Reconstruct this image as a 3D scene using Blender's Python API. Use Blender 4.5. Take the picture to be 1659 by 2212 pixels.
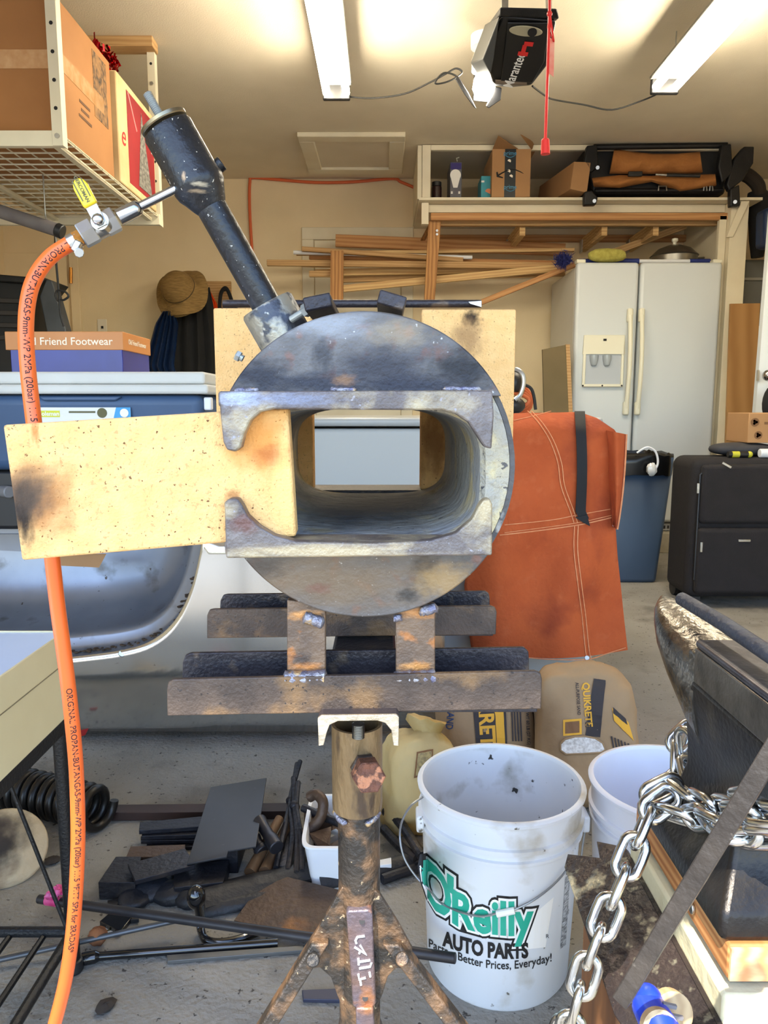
import bpy, bmesh, math, random
from mathutils import Vector as V, Matrix
R = random.Random(7)
rad = math.radians
for o in list(bpy.data.objects):
    bpy.data.objects.remove(o)
SC = bpy.context.scene
COL = SC.collection

# ---------------------------------------------------------------- camera, sky, sun, exposure
FP, PITCH, EYE = 1620.0, rad(8.0), 1.0
cam = bpy.data.cameras.new('camera')
cam.sensor_fit = 'VERTICAL'
cam.sensor_height = 24.0
cam.lens = 24.0 * FP / 2212.0
cam.clip_start = 0.02
camo = bpy.data.objects.new('camera', cam)
COL.objects.link(camo)
camo.location = (0, 0, EYE)
camo.rotation_euler = (rad(90) - PITCH, 0, 0)
SC.camera = camo

SUN_DIR = V((0.26, 0.50, -1.0)).normalized()
world = bpy.data.worlds.new('sky')
SC.world = world
world.use_nodes = True
wn = world.node_tree
bg = wn.nodes['Background']
sky = wn.nodes.new('ShaderNodeTexSky')
sky.sky_type = 'NISHITA'
sky.sun_disc = False
sky.sun_elevation = math.asin(-SUN_DIR.z)
sky.sun_rotation = math.atan2(-SUN_DIR.x, -SUN_DIR.y)
sky.air_density = 1.0
sky.dust_density = 0.6
sky.ozone_density = 2.0
wn.links.new(sky.outputs[0], bg.inputs[0])
bg.inputs[1].default_value = 0.9
sun = bpy.data.lights.new('sun', 'SUN')
sun.energy = 13.0
sun.angle = rad(0.6)
sun.color = (1.0, 0.93, 0.80)
suno = bpy.data.objects.new('sun', sun)
COL.objects.link(suno)
suno.rotation_euler = SUN_DIR.to_track_quat('-Z', 'Y').to_euler()
TUBE_POWER = 80.0
BULB_POWER = 130.0

vs = SC.view_settings
vs.view_transform = 'Standard'
vs.look = 'None'
vs.exposure = 0.0
vs.gamma = 1.0
vs.use_curve_mapping = False
SC.cycles.max_bounces = 8
SC.cycles.diffuse_bounces = 5

# ---------------------------------------------------------------- back-projection helpers
CP, SP = math.cos(PITCH), math.sin(PITCH)
def ray(px, py):
    u, v = (px - 829.5) / FP, (1106.0 - py) / FP
    return V((u, CP + v * SP, -SP + v * CP))
def P(px, py, Y):
    d = ray(px, py)
    return V((0, 0, EYE)) + d * (Y / d.y)
def F(px, py, z=0.0):
    d = ray(px, py)
    return V((0, 0, EYE)) + d * ((z - EYE) / d.z)
def PX(px, py, X):
    d = ray(px, py)
    return V((0, 0, EYE)) + d * (X / d.x)

# ---------------------------------------------------------------- materials
def lin(c):
    r = []
    for x in c[:3]:
        x /= 255.0
        r.append(x / 12.92 if x <= 0.04045 else ((x + 0.055) / 1.055) ** 2.4)
    return (r[0], r[1], r[2], 1.0)
MATS = {}
def mat(name, c1, c2=None, scale=6.0, rough=0.6, metal=0.0, bump=0.0, bscale=60.0, c3=None, s3=4.0, t3=(0.55, 0.62), c4=None, s4=90.0, t4=(0.68, 0.72),
        stretch=(1, 1, 1), spots=(), spec=0.5, emit=None, estr=0.0, wood=False, coat=0.0, detail=6.0, rough2=None, trans=0.0, dist=0.0, sheen=0.0, alpha=1.0):
    if name in MATS:
        return MATS[name]
    m = bpy.data.materials.new(name)
    MATS[name] = m
    m.use_nodes = True
    nt = m.node_tree
    N, L = nt.nodes, nt.links
    b = N['Principled BSDF']
    b.inputs['Roughness'].default_value = rough
    b.inputs['Metallic'].default_value = metal
    b.inputs['Specular IOR Level'].default_value = spec
    b.inputs['Coat Weight'].default_value = coat
    b.inputs['Transmission Weight'].default_value = trans
    b.inputs['Sheen Weight'].default_value = sheen
    b.inputs['Alpha'].default_value = alpha
    if emit:
        b.inputs['Emission Color'].default_value = lin(emit)
        b.inputs['Emission Strength'].default_value = estr
    tc = N.new('ShaderNodeTexCoord')
    mp = N.new('ShaderNodeMapping')
    mp.inputs['Scale'].default_value = stretch
    L.new(tc.outputs['Object'], mp.inputs[0])
    def noise(s, d=detail, coord=None, ds=0.0):
        n = N.new('ShaderNodeTexNoise')
        n.inputs['Scale'].default_value = s
        n.inputs['Detail'].default_value = d
        n.inputs['Distortion'].default_value = ds
        L.new(coord or mp.outputs[0], n.inputs['Vector'])
        return n.outputs['Fac']
    def ramp(f, lo, hi):
        r = N.new('ShaderNodeMapRange')
        r.inputs['From Min'].default_value = lo
        r.inputs['From Max'].default_value = hi
        L.new(f, r.inputs['Value'])
        return r.outputs[0]
    def mix(f, a, c):
        x = N.new('ShaderNodeMix')
        x.data_type = 'RGBA'
        L.new(f, x.inputs['Factor'])
        for k, v in ((6, a), (7, c)):
            if isinstance(v, tuple):
                x.inputs[k].default_value = v
            else:
                L.new(v, x.inputs[k])
        return x.outputs[2]
    col = lin(c1)
    if c2:
        if wood:
            w = N.new('ShaderNodeTexWave')
            w.bands_direction = 'Z' if wood is True else wood
            w.inputs['Scale'].default_value = scale
            w.inputs['Distortion'].default_value = 5.0
            w.inputs['Detail'].default_value = 3.0
            w.inputs['Detail Scale'].default_value = 1.2
            L.new(mp.outputs[0], w.inputs['Vector'])
            f = w.outputs['Fac']
        else:
            f = ramp(noise(scale, ds=dist), 0.32, 0.68)
        col = mix(f, col, lin(c2))
        if rough2 is not None:
            rr = N.new('ShaderNodeMapRange')
            rr.inputs['To Min'].default_value = rough
            rr.inputs['To Max'].default_value = rough2
            L.new(f, rr.inputs['Value'])
            L.new(rr.outputs[0], b.inputs['Roughness'])
    if c3:
        col = mix(ramp(noise(s3, 8.0), *t3), col, lin(c3))
    if c4:
        col = mix(ramp(noise(s4, 3.0), *t4), col, lin(c4))
    for (cen, rr, cc, st) in spots:
        sz = rr if isinstance(rr, (tuple, list)) else (rr, rr, rr)
        sm = N.new('ShaderNodeMapping')
        sm.vector_type = 'TEXTURE'
        sm.inputs['Location'].default_value = cen
        sm.inputs['Scale'].default_value = sz
        L.new(tc.outputs['Object'], sm.inputs[0])
        ln = N.new('ShaderNodeVectorMath')
        ln.operation = 'LENGTH'
        L.new(sm.outputs[0], ln.inputs[0])
        nz = noise(2.2, 5.0, sm.outputs[0])
        ad = N.new('ShaderNodeMath')
        ad.operation = 'MULTIPLY_ADD'
        L.new(nz, ad.inputs[0])
        ad.inputs[1].default_value = 1.1
        L.new(ln.outputs['Value'], ad.inputs[2])
        r = N.new('ShaderNodeMapRange')
        r.interpolation_type = 'SMOOTHSTEP'
        r.inputs['From Min'].default_value = 1.65
        r.inputs['From Max'].default_value = 0.75
        r.inputs['To Max'].default_value = st
        L.new(ad.outputs[0], r.inputs['Value'])
        col = mix(r.outputs[0], col, lin(cc))
    if isinstance(col, tuple):
        b.inputs['Base Color'].default_value = col
    else:
        L.new(col, b.inputs['Base Color'])
    if bump:
        bp = N.new('ShaderNodeBump')
        bp.inputs['Strength'].default_value = min(1.0, bump)
        bp.inputs['Distance'].default_value = 0.01
        L.new(noise(bscale, 5.0), bp.inputs['Height'])
        L.new(bp.outputs[0], b.inputs['Normal'])
    return m

# ---------------------------------------------------------------- mesh builder
def frame(d):
    d = d.normalized()
    a = V((0, 0, 1)) if abs(d.z) < 0.9 else V((1, 0, 0))
    u = d.cross(a).normalized()
    return u, d.cross(u).normalized(), d
class B:
    def __init__(s):
        s.v, s.f = [], []
    def add(s, vs_, fs):
        n = len(s.v)
        s.v += [V(p) for p in vs_]
        s.f += [tuple(i + n for i in f) for f in fs]
        return s
    def box(s, c, d, M=None):
        c = V(c)
        h = V(d) / 2
        pts = [V((x * h.x, y * h.y, z * h.z)) for z in (-1, 1) for y in (-1, 1) for x in (-1, 1)]
        pts = [c + (M @ p if M else p) for p in pts]
        return s.add(pts, [(0, 2, 3, 1), (4, 5, 7, 6), (0, 1, 5, 4), (2, 6, 7, 3), (0, 4, 6, 2), (1, 3, 7, 5)])
    def bb(s, x0, x1, y0, y1, z0, z1):
        return s.box(((x0 + x1) / 2, (y0 + y1) / 2, (z0 + z1) / 2), (abs(x1 - x0), abs(y1 - y0), abs(z1 - z0)))
    def prism(s, pts, vec):
        n = len(pts)
        vec = V(vec)
        a = [V(p) for p in pts]
        return s.add(a + [p + vec for p in a], [tuple(range(n)), tuple(range(2 * n - 1, n - 1, -1))] + [(i, i + n, (i + 1) % n + n, (i + 1) % n) for i in range(n)])
    def cyl(s, a, b, r, r2=None, n=20):
        return s.loft([(V(a), r), (V(b), r if r2 is None else r2)], n)
    def loft(s, prof, n=20, cap=True, up=None):
        a, b = prof[0][0], prof[-1][0]
        u, w, d = frame(b - a)
        if up is not None:
            u = (V(up) - d * V(up).dot(d)).normalized()
            w = d.cross(u)
        vs_, fs = [], []
        for c, r in prof:
            for i in range(n):
                t = 2 * math.pi * i / n
                vs_.append(c + (u * math.cos(t) + w * math.sin(t)) * r)
        for k in range(len(prof) - 1):
            for i in range(n):
                j = (i + 1) % n
                fs.append((k * n + i, k * n + j, (k + 1) * n + j, (k + 1) * n + i))
        if cap:
            fs.append(tuple(range(n - 1, -1, -1)))
            m = (len(prof) - 1) * n
            fs.append(tuple(range(m, m + n)))
        return s.add(vs_, fs)
    def lathe(s, c, axis, prof, n=28):
        c, d = V(c), V(axis).normalized()
        return s.loft_axis(c, d, prof, n)
    def loft_axis(s, c, d, prof, n, cap=True):
        u, w, d = frame(d)
        vs_, fs = [], []
        for r, h in prof:
            for i in range(n):
                t = 2 * math.pi * i / n
                vs_.append(c + d * h + (u * math.cos(t) + w * math.sin(t)) * max(r, 1e-5))
        for k in range(len(prof) - 1):
            for i in range(n):
                j = (i + 1) % n
                fs.append((k * n + i, k * n + j, (k + 1) * n + j, (k + 1) * n + i))
        if cap:
            fs.append(tuple(range(n - 1, -1, -1)))
            m = (len(prof) - 1) * n
            fs.append(tuple(range(m, m + n)))
        return s.add(vs_, fs)
    def tube(s, pts, r, n=10, closed=False, cap=True):
        pts = [V(p) for p in pts]
        m = len(pts)
        rs = r if isinstance(r, (list, tuple)) else [r] * m
        tan = []
        for i in range(m):
            if closed:
                t = pts[(i + 1) % m] - pts[i - 1]
            else:
                t = pts[min(i + 1, m - 1)] - pts[max(i - 1, 0)]
            tan.append(t.normalized())
        u = frame(tan[0])[0]
        vs_, fs = [], []
        for i in range(m):
            u = (u - tan[i] * u.dot(tan[i]))
            u = u.normalized() if u.length > 1e-6 else frame(tan[i])[0]
            w = tan[i].cross(u)
            for k in range(n):
                a = 2 * math.pi * k / n
                vs_.append(pts[i] + (u * math.cos(a) + w * math.sin(a)) * rs[i])
        for i in range(m if closed else m - 1):
            j = (i + 1) % m
            for k in range(n):
                l = (k + 1) % n
                fs.append((i * n + k, i * n + l, j * n + l, j * n + k))
        if cap and not closed:
            fs += [tuple(range(n - 1, -1, -1)), tuple(range((m - 1) * n, m * n))]
        return s.add(vs_, fs)
    def ball(s, c, r, n=16, m=10, M=None, e=1.0, jit=0.0):
        c = V(c)
        r = V(r) if isinstance(r, (tuple, list, V)) else V((r, r, r))
        sg = lambda x: math.copysign(abs(x) ** e, x)
        vs_, fs = [], []
        for k in range(m + 1):
            ph = -math.pi / 2 + math.pi * k / m
            for i in range(n):
                t = 2 * math.pi * i / n
                q = 1 + R.uniform(-jit, jit)
                p = V((r.x * sg(math.cos(ph)) * sg(math.cos(t)) * q, r.y * sg(math.cos(ph)) * sg(math.sin(t)) * q, r.z * sg(math.sin(ph)) * q))
                vs_.append(c + (M @ p if M else p))
        for k in range(m):
            for i in range(n):
                j = (i + 1) % n
                fs.append((k * n + i, k * n + j, (k + 1) * n + j, (k + 1) * n + i))
        return s.add(vs_, fs)
    def grid(s, fn, nu, nv):
        vs_ = [V(fn(i / nu, j / nv)) for j in range(nv + 1) for i in range(nu + 1)]
        w = nu + 1
        return s.add(vs_, [(j * w + i, j * w + i + 1, (j + 1) * w + i + 1, (j + 1) * w + i) for j in range(nv) for i in range(nu)])
    def sheet(s, fn, nu, nv, t):
        """a cloth or sheet with real thickness t (vector)"""
        t = V(t)
        top = [V(fn(i / nu, j / nv)) for j in range(nv + 1) for i in range(nu + 1)]
        w, n = nu + 1, (nu + 1) * (nv + 1)
        fs = [(j * w + i, j * w + i + 1, (j + 1) * w + i + 1, (j + 1) * w + i) for j in range(nv) for i in range(nu)]
        fb = [tuple(k + n for k in reversed(f)) for f in fs]
        rim = [i for i in range(w)] + [j * w + nu for j in range(1, nv + 1)] + [nv * w + i for i in range(nu - 1, -1, -1)] + [j * w for j in range(nv - 1, 0, -1)]
        side = [(rim[k], rim[k - 1], rim[k - 1] + n, rim[k] + n) for k in range(len(rim))]
        return s.add(top + [p + t for p in top], fs + fb + side)
    def build(s, name, m, parent=None, smooth=30, bevel=0.0, seg=2, keep=False, label=None, sub=0):
        me = bpy.data.meshes.new(name)
        me.from_pydata([tuple(p) for p in s.v], [], s.f)
        bm = bmesh.new()
        bm.from_mesh(me)
        bmesh.ops.remove_doubles(bm, verts=bm.verts, dist=1e-6)
        bmesh.ops.recalc_face_normals(bm, faces=bm.faces)
        bm.to_mesh(me)
        bm.free()
        o = bpy.data.objects.new(name, me)
        COL.objects.link(o)
        me.materials.append(m)
        if smooth:
            for p in me.polygons:
                p.use_smooth = True
            me.set_sharp_from_angle(angle=rad(smooth))
        if bevel:
            md = o.modifiers.new('bevel', 'BEVEL')
            md.width = bevel
            md.segments = seg
            md.limit_method = 'ANGLE'
            md.angle_limit = rad(35)
        if sub:
            md = o.modifiers.new('sub', 'SUBSURF')
            md.levels = md.render_levels = sub
        if parent is not None:
            put(o, parent)
        elif not keep:
            xs = [v.co for v in me.vertices]
            c = V(((min(p.x for p in xs) + max(p.x for p in xs)) / 2, (min(p.y for p in xs) + max(p.y for p in xs)) / 2, min(p.z for p in xs)))
            me.transform(Matrix.Translation(-c))
            o.location = c
        if label:
            o['label'] = label
        return o
def put(o, parent):
    o.parent = parent
    w = Matrix.Identity(4)
    q = parent
    while q is not None:
        w = Matrix.Translation(q.location) @ w if q.parent is None else w
        q = q.parent
    if parent.parent is None:
        o.matrix_parent_inverse = Matrix.Translation(-parent.location)
    return o
def T(name, label, cat, loc=(0, 0, 0), group=None):
    o = bpy.data.objects.new(name, None)
    o.empty_display_size = 0.05
    COL.objects.link(o)
    o.location = loc
    return tag(o, label, cat, group)
def tag(o, label, cat, group=None):
    o['label'] = label
    o['category'] = cat
    if group:
        o['group'] = group
    return o
def S(o):
    o['kind'] = 'structure'
    return o
def smoothpath(pts, k=6):
    pts = [V(p) for p in pts]
    out = []
    for i in range(len(pts) - 1):
        p0, p1, p2, p3 = pts[max(i - 1, 0)], pts[i], pts[i + 1], pts[min(i + 2, len(pts) - 1)]
        for j in range(k):
            t = j / k
            out.append(0.5 * ((2 * p1) + (p2 - p0) * t + (2 * p0 - 5 * p1 + 4 * p2 - p3) * t * t + (3 * p1 - p0 - 3 * p2 + p3) * t ** 3))
    out.append(pts[-1])
    return out
def basis(o, x, z):
    """matrix with origin o, local x along x, local z close to z"""
    x = V(x).normalized()
    y = V(z).cross(x).normalized()
    z = x.cross(y)
    return Matrix(((x.x, y.x, z.x, o[0]), (x.y, y.y, z.y, o[1]), (x.z, y.z, z.z, o[2]), (0, 0, 0, 1)))
def text_mesh(s, size, bold=0.0, depth=0.0006, align='CENTER', shear=0.0, res=3, sx=1.0):
    c = bpy.data.curves.new('t', 'FONT')
    c.body = s
    c.size = size
    c.align_x = align
    c.align_y = 'CENTER'
    c.extrude = depth / 2
    c.offset = bold * size
    c.shear = shear
    c.resolution_u = res
    o = bpy.data.objects.new('t', c)
    COL.objects.link(o)
    dg = bpy.context.evaluated_depsgraph_get()
    me = bpy.data.meshes.new_from_object(o.evaluated_get(dg))
    bpy.data.objects.remove(o)
    bpy.data.curves.remove(c)
    if sx != 1.0:
        me.transform(Matrix.Diagonal((sx, 1, 1, 1)))
    return me
def text(s, size, m, parent, M, bold=0.0, depth=0.0006, warp=None, align='CENTER', shear=0.0, name='lettering', cut=None, sx=1.0):
    """flat print standing proud by depth; local x reads right, local z of M is the outward normal and local y is up"""
    me = text_mesh(s, size, bold, depth, align, shear, sx=sx)
    if warp:
        if cut:
            bm = bmesh.new()
            bm.from_mesh(me)
            xs = [v.co.x for v in bm.verts]
            x = min(xs)
            while x < max(xs):
                x += cut
                g = bm.verts[:] + bm.edges[:] + bm.faces[:]
                bmesh.ops.bisect_plane(bm, geom=g, plane_co=(x, 0, 0), plane_no=(1, 0, 0))
            bm.to_mesh(me)
            bm.free()
        for v in me.vertices:
            v.co = warp(v.co)
    else:
        me.transform(M)
    me.materials.clear()
    me.materials.append(m)
    o = bpy.data.objects.new(name, me)
    COL.objects.link(o)
    put(o, parent)
    return o
def TM(o, right, up):
    """text matrix from origin, reading direction and up direction"""
    x = V(right).normalized()
    z = x.cross(V(up)).normalized()
    y = z.cross(x)
    return Matrix(((x.x, y.x, z.x, o[0]), (x.y, y.y, z.y, o[1]), (x.z, y.z, z.z, o[2]), (0, 0, 0, 1)))
def print_line(w, h, m, parent, M_):
    """a line of print too small to read"""
    b = B().box((0, 0, 0), (w, h, .0006))
    b.v = [M_ @ p for p in b.v]
    return b.build('print_line', m, parent, smooth=0)
FACE = lambda o: TM(o, (1, 0, 0), (0, 0, 1))   # print that faces the garage door (-Y)
def poly(px, Y):
    return [P(x, y, Y) for x, y in px]
def plate(name, px, Y, th, m, parent=None, **k):
    return B().prism(poly(px, Y), (0, th, 0)).build(name, m, parent, **k)
def link_copy(o, M, parent):
    c = o.copy()
    COL.objects.link(c)
    c.parent = parent
    c.matrix_parent_inverse = Matrix.Translation(-parent.location)
    c.matrix_basis = M
    return c

# ---------------------------------------------------------------- palette
M_wall = mat('wall_paint', (230, 210, 172), (223, 203, 165), 3, 0.85, bump=0.12, bscale=180)
M_ceil = mat('ceiling_paint', (222, 210, 186), (214, 202, 178), 3, 0.9, bump=0.15, bscale=150)
M_white = mat('white_painted_trim', (226, 216, 190), (216, 205, 178), 5, 0.6)
M_conc = mat('concrete_floor', (150, 146, 138), (128, 124, 116), 3.5, 0.9, bump=0.5, bscale=90, c3=(106, 102, 96), s3=5, t3=(0.54, 0.7), c4=(66, 62, 58), s4=75, t4=(0.66, 0.71))
M_drive = mat('driveway_concrete', (128, 128, 126), (116, 116, 114), 2.5, 0.9, bump=0.3, bscale=60)
M_lumber = mat('pine_lumber', (188, 152, 102), (168, 128, 80), 16, 0.7, wood='Z', stretch=(0.12, 1, 1))
M_lumber2 = mat('pale_lumber', (206, 172, 118), (182, 142, 90), 14, 0.7, wood='Z', stretch=(0.12, 1, 1))
M_lumber3 = mat('orange_lumber', (190, 142, 90), (168, 116, 68), 12, 0.7, wood='Z', stretch=(0.12, 1, 1))
M_post = mat('upright_lumber', (186, 136, 80), (150, 102, 56), 12, 0.7, wood='X', stretch=(1, 1, 0.12))
M_card = mat('cardboard', (176, 134, 90), (166, 124, 82), 4, 0.85, bump=0.1, bscale=40)
M_cardd = mat('brown_cardboard', (168, 118, 70), (152, 104, 60), 3, 0.85)
M_black = mat('black_plastic', (26, 26, 28), rough=0.45)
M_blackm = mat('black_metal', (30, 30, 32), (20, 20, 22), 12, 0.42, 0.3, bump=0.2, bscale=200)
M_chrome = mat('bright_steel', (205, 205, 205), (180, 182, 185), 20, 0.2, 1.0)
M_zinc = mat('zinc_plated_steel', (200, 200, 196), (176, 176, 172), 30, 0.32, 1.0)
M_bolt = mat('galvanised_bolt', (176, 180, 174), (150, 154, 150), 40, 0.45, 0.7)
M_brass = mat('brass', (200, 140, 70), rough=0.35, metal=1.0)
M_whitepl = mat('white_plastic', (228, 230, 232), (220, 222, 226), 5, 0.4)
M_fridge = mat('white_enamel', (204, 209, 210), rough=0.35)
M_cord = mat('black_cable', (28, 27, 26), rough=0.6)
M_weld = mat('weld_bead', (160, 156, 156), (104, 102, 124), 140, 0.35, 0.6, bump=0.35, bscale=360, c3=(190, 160, 116), s3=90)
M_ink = mat('black_ink', (24, 22, 22), rough=0.7)
M_inkw = mat('white_ink', (238, 236, 230), rough=0.7)
# ================================================================ the setting
WX0, WX1, WY, CZ = -2.9, 3.05, 5.95, 2.7
HY = 0.02
S(B().bb(WX0 - .1, WX1 + .1, 0.0, WY + .1, -.1, 0).build('floor', M_conc, smooth=0))
S(B().bb(-14, 14, -16, -0.001, -.12, -.012).build('driveway_floor', M_drive, smooth=0))
S(B().bb(WX0 - .1, WX1 + .1, HY, WY + .1, CZ, CZ + .1).build('ceiling', M_ceil, smooth=0))
S(B().bb(WX0 - .1, WX1 + .1, WY, WY + .12, 0, CZ).build('wall_back', M_wall, smooth=0))
S(B().bb(WX0 - .12, WX0, HY, WY, 0, CZ).build('wall_left', M_wall, smooth=0))
S(B().bb(WX1, WX1 + .12, HY, WY, 0, CZ).build('wall_right', M_wall, smooth=0))
# header above the open garage door and the short returns either side of it
wf = B().bb(WX0, WX1, HY - .12, HY, 2.15, CZ)
wf.bb(WX0, WX0 + .3, HY - .12, HY, 0, 2.15).bb(WX1 - .3, WX1, HY - .12, HY, 0, 2.15)
S(wf.build('wall_front', M_wall, smooth=0))
# raised concrete curb along the back, the fridge stands on it
S(B().bb(0.3, WX1, 5.08, WY, 0, .14).build('trim_1', mat('curb_concrete', (176, 168, 150), (150, 142, 124), 6, .9, bump=.4, bscale=80), smooth=0, bevel=.006))
# door casing low on the back wall behind the lumber
dc = T('door_1', 'cream painted door and casing on the back wall behind stacked lumber', 'door')
S(dc)
x0, x1, zt = P(652, 492, WY).x, P(893, 492, WY).x, P(700, 492, WY).z
B().bb(x0, x1, WY - .02, WY, zt - .09, zt).build('casing', M_white, dc, bevel=.004)
B().bb(x0, x0 + .09, WY - .02, WY, .14, zt - .09).build('casing', M_white, dc, bevel=.004)
B().bb(x1 - .09, x1, WY - .02, WY, .14, zt - .09).build('casing', M_white, dc, bevel=.004)
B().bb(x0 + .095, x1 - .095, WY - .012, WY, .14, zt - .095).build('door_slab', M_white, dc, bevel=.003)
# interior door with brass hinge at the left end of the back wall
dl = S(T('door_2', 'closed cream door with brass hinge at left of back wall', 'door'))
hx = P(152, 590, WY).x
B().bb(hx - .8, hx - .02, WY - .018, WY, .14, 2.16).build('door_slab', M_wall, dl, bevel=.003)
B().bb(hx, hx + .07, WY - .022, WY, .14, 2.2).build('casing', M_wall, dl, bevel=.004)
B().cyl(P(153, 578, WY - .03), P(153, 612, WY - .03), .012).build('hinge', M_brass, dl)
wp = T('wall_socket', 'small cream telephone wall plate above the shoe box', 'wall plate', P(221, 706, WY - .006))
B().box(P(221, 706, WY - .006), (.072, .01, .115)).build('plate', mat('ivory_plate', (226, 216, 196), rough=.5), wp, bevel=.003)
B().box(P(221, 707, WY - .014), (.016, .01, .018)).build('socket', M_ink, wp)

# attic hatch on the ceiling
ah = T('attic_hatch', 'white framed attic access hatch in the ceiling', 'hatch', (P(757, 325, 5.3).x, 5.3, CZ - .03))
a, b_ = F(641, 284, CZ), F(876, 284, CZ)
hy0, hy1 = a.y, F(700, 367, CZ).y
hx0, hx1 = a.x, b_.x
for nm, q in (('trim_board', (hx0, hx1, hy0, hy0 + .1)), ('trim_board', (hx0, hx1, hy1 - .1, hy1)), ('trim_board', (hx0, hx0 + .1, hy0 + .1, hy1 - .1)), ('trim_board', (hx1 - .1, hx1, hy0 + .1, hy1 - .1))):
    B().bb(*q, CZ - .03, CZ).build(nm, M_white, ah, bevel=.006)
B().bb(hx0 + .1, hx1 - .1, hy0 + .1, hy1 - .1, CZ - .012, CZ).build('hatch_panel', M_ceil, ah)

# ================================================================ ceiling lights
M_tube = mat('lit_tube', (255, 250, 235), rough=.4, emit=(255, 243, 218), estr=TUBE_POWER)
M_fix = mat('grey_fixture', (92, 90, 84), rough=.6)
def strip_light(xc, y0, y1, label, wire):
    z = CZ - .19
    t = T('shop_light', label, 'ceiling light', (xc, (y0 + y1) / 2, z - .03), 'twin tube shop lights')
    B().bb(xc - .075, xc + .075, y0, y1, z + .03, z + .045).build('housing', M_fix, t, bevel=.006)
    for sx in (-.047, .047):
        B().cyl((xc + sx, y0 + .02, z - .008), (xc + sx, y1 - .02, z - .008), .0185, n=14).build('tube', M_tube, t)
    for yy in (y0, y1):
        B().bb(xc - .066, xc + .066, yy - .012, yy + .014, z - .035, z + .046).build('end_cap', M_black, t, bevel=.006)
    for yy in (y0 + .12, y1 - .12):
        B().tube([(xc, yy, z + .045), (xc, yy, CZ)], .003, 6).build('hanger_chain', M_zinc, t)
e1, e2 = F(727, 205, CZ - .2), F(1440, 192, CZ - .2)
strip_light(e1.x, e1.y - 1.2, e1.y, 'twin tube shop light left of the garage opener', 0)
strip_light(e2.x - .01, e2.y - 1.2, e2.y, 'twin tube shop light right of the garage opener', 0)

# ================================================================ garage door opener
OY = 3.16
op = T('garage_opener', 'black garage door opener hanging from the ceiling', 'garage opener', (P(1120, 100, OY).x, 3.4, 2.25))
M_op = mat('opener_black', (20, 20, 22), rough=.35)
M_opg = mat('opener_grey', (64, 66, 66), rough=.5)
fx = lambda px, py, Y=OY: P(px, py, Y)
lo = [fx(1042, 130), fx(1062, 182), fx(1150, 186), fx(1178, 155), fx(1206, 60), fx(1202, 38, 2.95), fx(1078, 30, 2.95)]
hull = B()
# sloping lower cover: bottom edge far, top edge near
low = [P(1066, 181, 3.22), P(1148, 185, 3.22), P(1182, 142, 3.12), P(1204, 42, 2.94), P(1084, 32, 2.94), P(1048, 118, 3.12)]
hull.prism(low, (0, .42, .16))
hull.build('cover', M_op, op, bevel=.012, seg=3)
B().prism([P(1079, 34, 2.93), P(1042, 128, 3.1), P(1060, 160, 3.14), P(1066, 130, 3.09), P(1076, 60, 2.97)], (-.006, .36, .14)).build('side_panel', M_opg, op, bevel=.004)
B().prism([P(1080, 15, 2.90), P(1204, 18, 2.90), P(1209, 40, 2.93), P(1080, 34, 2.93)], (0, .4, .12)).build('head_bracket', M_blackm, op, bevel=.006)
cn = (low[0] - low[4]).cross(low[3] - low[4]).normalized()
if cn.y > 0: cn = -cn
fu = ((low[4] + low[3]) / 2 - (low[0] + low[1]) / 2).normalized()
fr = cn.cross(fu) * -1
if fr.x < 0: fr = -fr
def oface(px, py, k=.002):
    o = V((0, 0, EYE)); d = ray(px, py)
    t = (low[0] - o).dot(cn) / d.dot(cn)
    return o + d * t + cn * k
B().prism([oface(1096 + 0, 46), oface(1186, 46), oface(1176, 130), oface(1150, 176), oface(1082, 172)], cn * .006).build('cover_hump', M_op, op, bevel=.006)
pc = oface(1136, 62, .009)
pl = B()
pl.prism([pc + fr * .062 * math.cos(t * math.pi / 14) + fu * .022 * math.sin(t * math.pi / 14) for t in range(28)], cn * .004)
ctl = pl.build('control_panel', mat('beige_panel', (168, 160, 132), rough=.5), op, bevel=.002)
B().cyl(oface(1150, 63, .012), oface(1150, 63, .017), .017).build('control_dial', M_ink, ctl)
text('Marantec', .056, M_inkw, op, TM(oface(1112, 149, .0095), -fu * -1 + fr * .12, -fr), bold=.012, sx=.78)
mk = B()
for u0, u1, w0, w1 in ((.0, .012, -.004, .034), (.03, .042, -.014, .02), (.012, .032, .008, .024)):
    c0 = oface(1137, 117, .0095) + fu * u0 * 1.5 + fr * .0
    mk.prism([c0 - fr * w0, c0 - fr * w1 + fu * .0, c0 - fr * w1 + fu * (u1 - u0) * 1.5, c0 - fr * w0 + fu * (u1 - u0) * 1.5], cn * .001)
mk.build('emblem', mat('red_ink', (214, 40, 38), rough=.6), op)
B().prism([oface(1070, 178), oface(1138, 181), oface(1138, 174), oface(1070, 171)], cn * .004).build('label_strip', mat('strip_brown', (120, 105, 90), rough=.5), op)
B().bb(P(1084, 10, 3).x, P(1098, 10, 3).x, 3.0, 3.02, 2.45, CZ).build('hanging_strap', M_zinc, op)
B().bb(P(1180, 10, 3).x, P(1192, 10, 3).x, 3.0, 3.02, 2.45, CZ).build('hanging_strap', M_zinc, op)
B().bb(P(1136, 10, 2.9).x - .03, P(1136, 10, 2.9).x + .03, .4, 2.95, 2.56, 2.62).build('drive_rail', M_blackm, op, bevel=.004)

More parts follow.
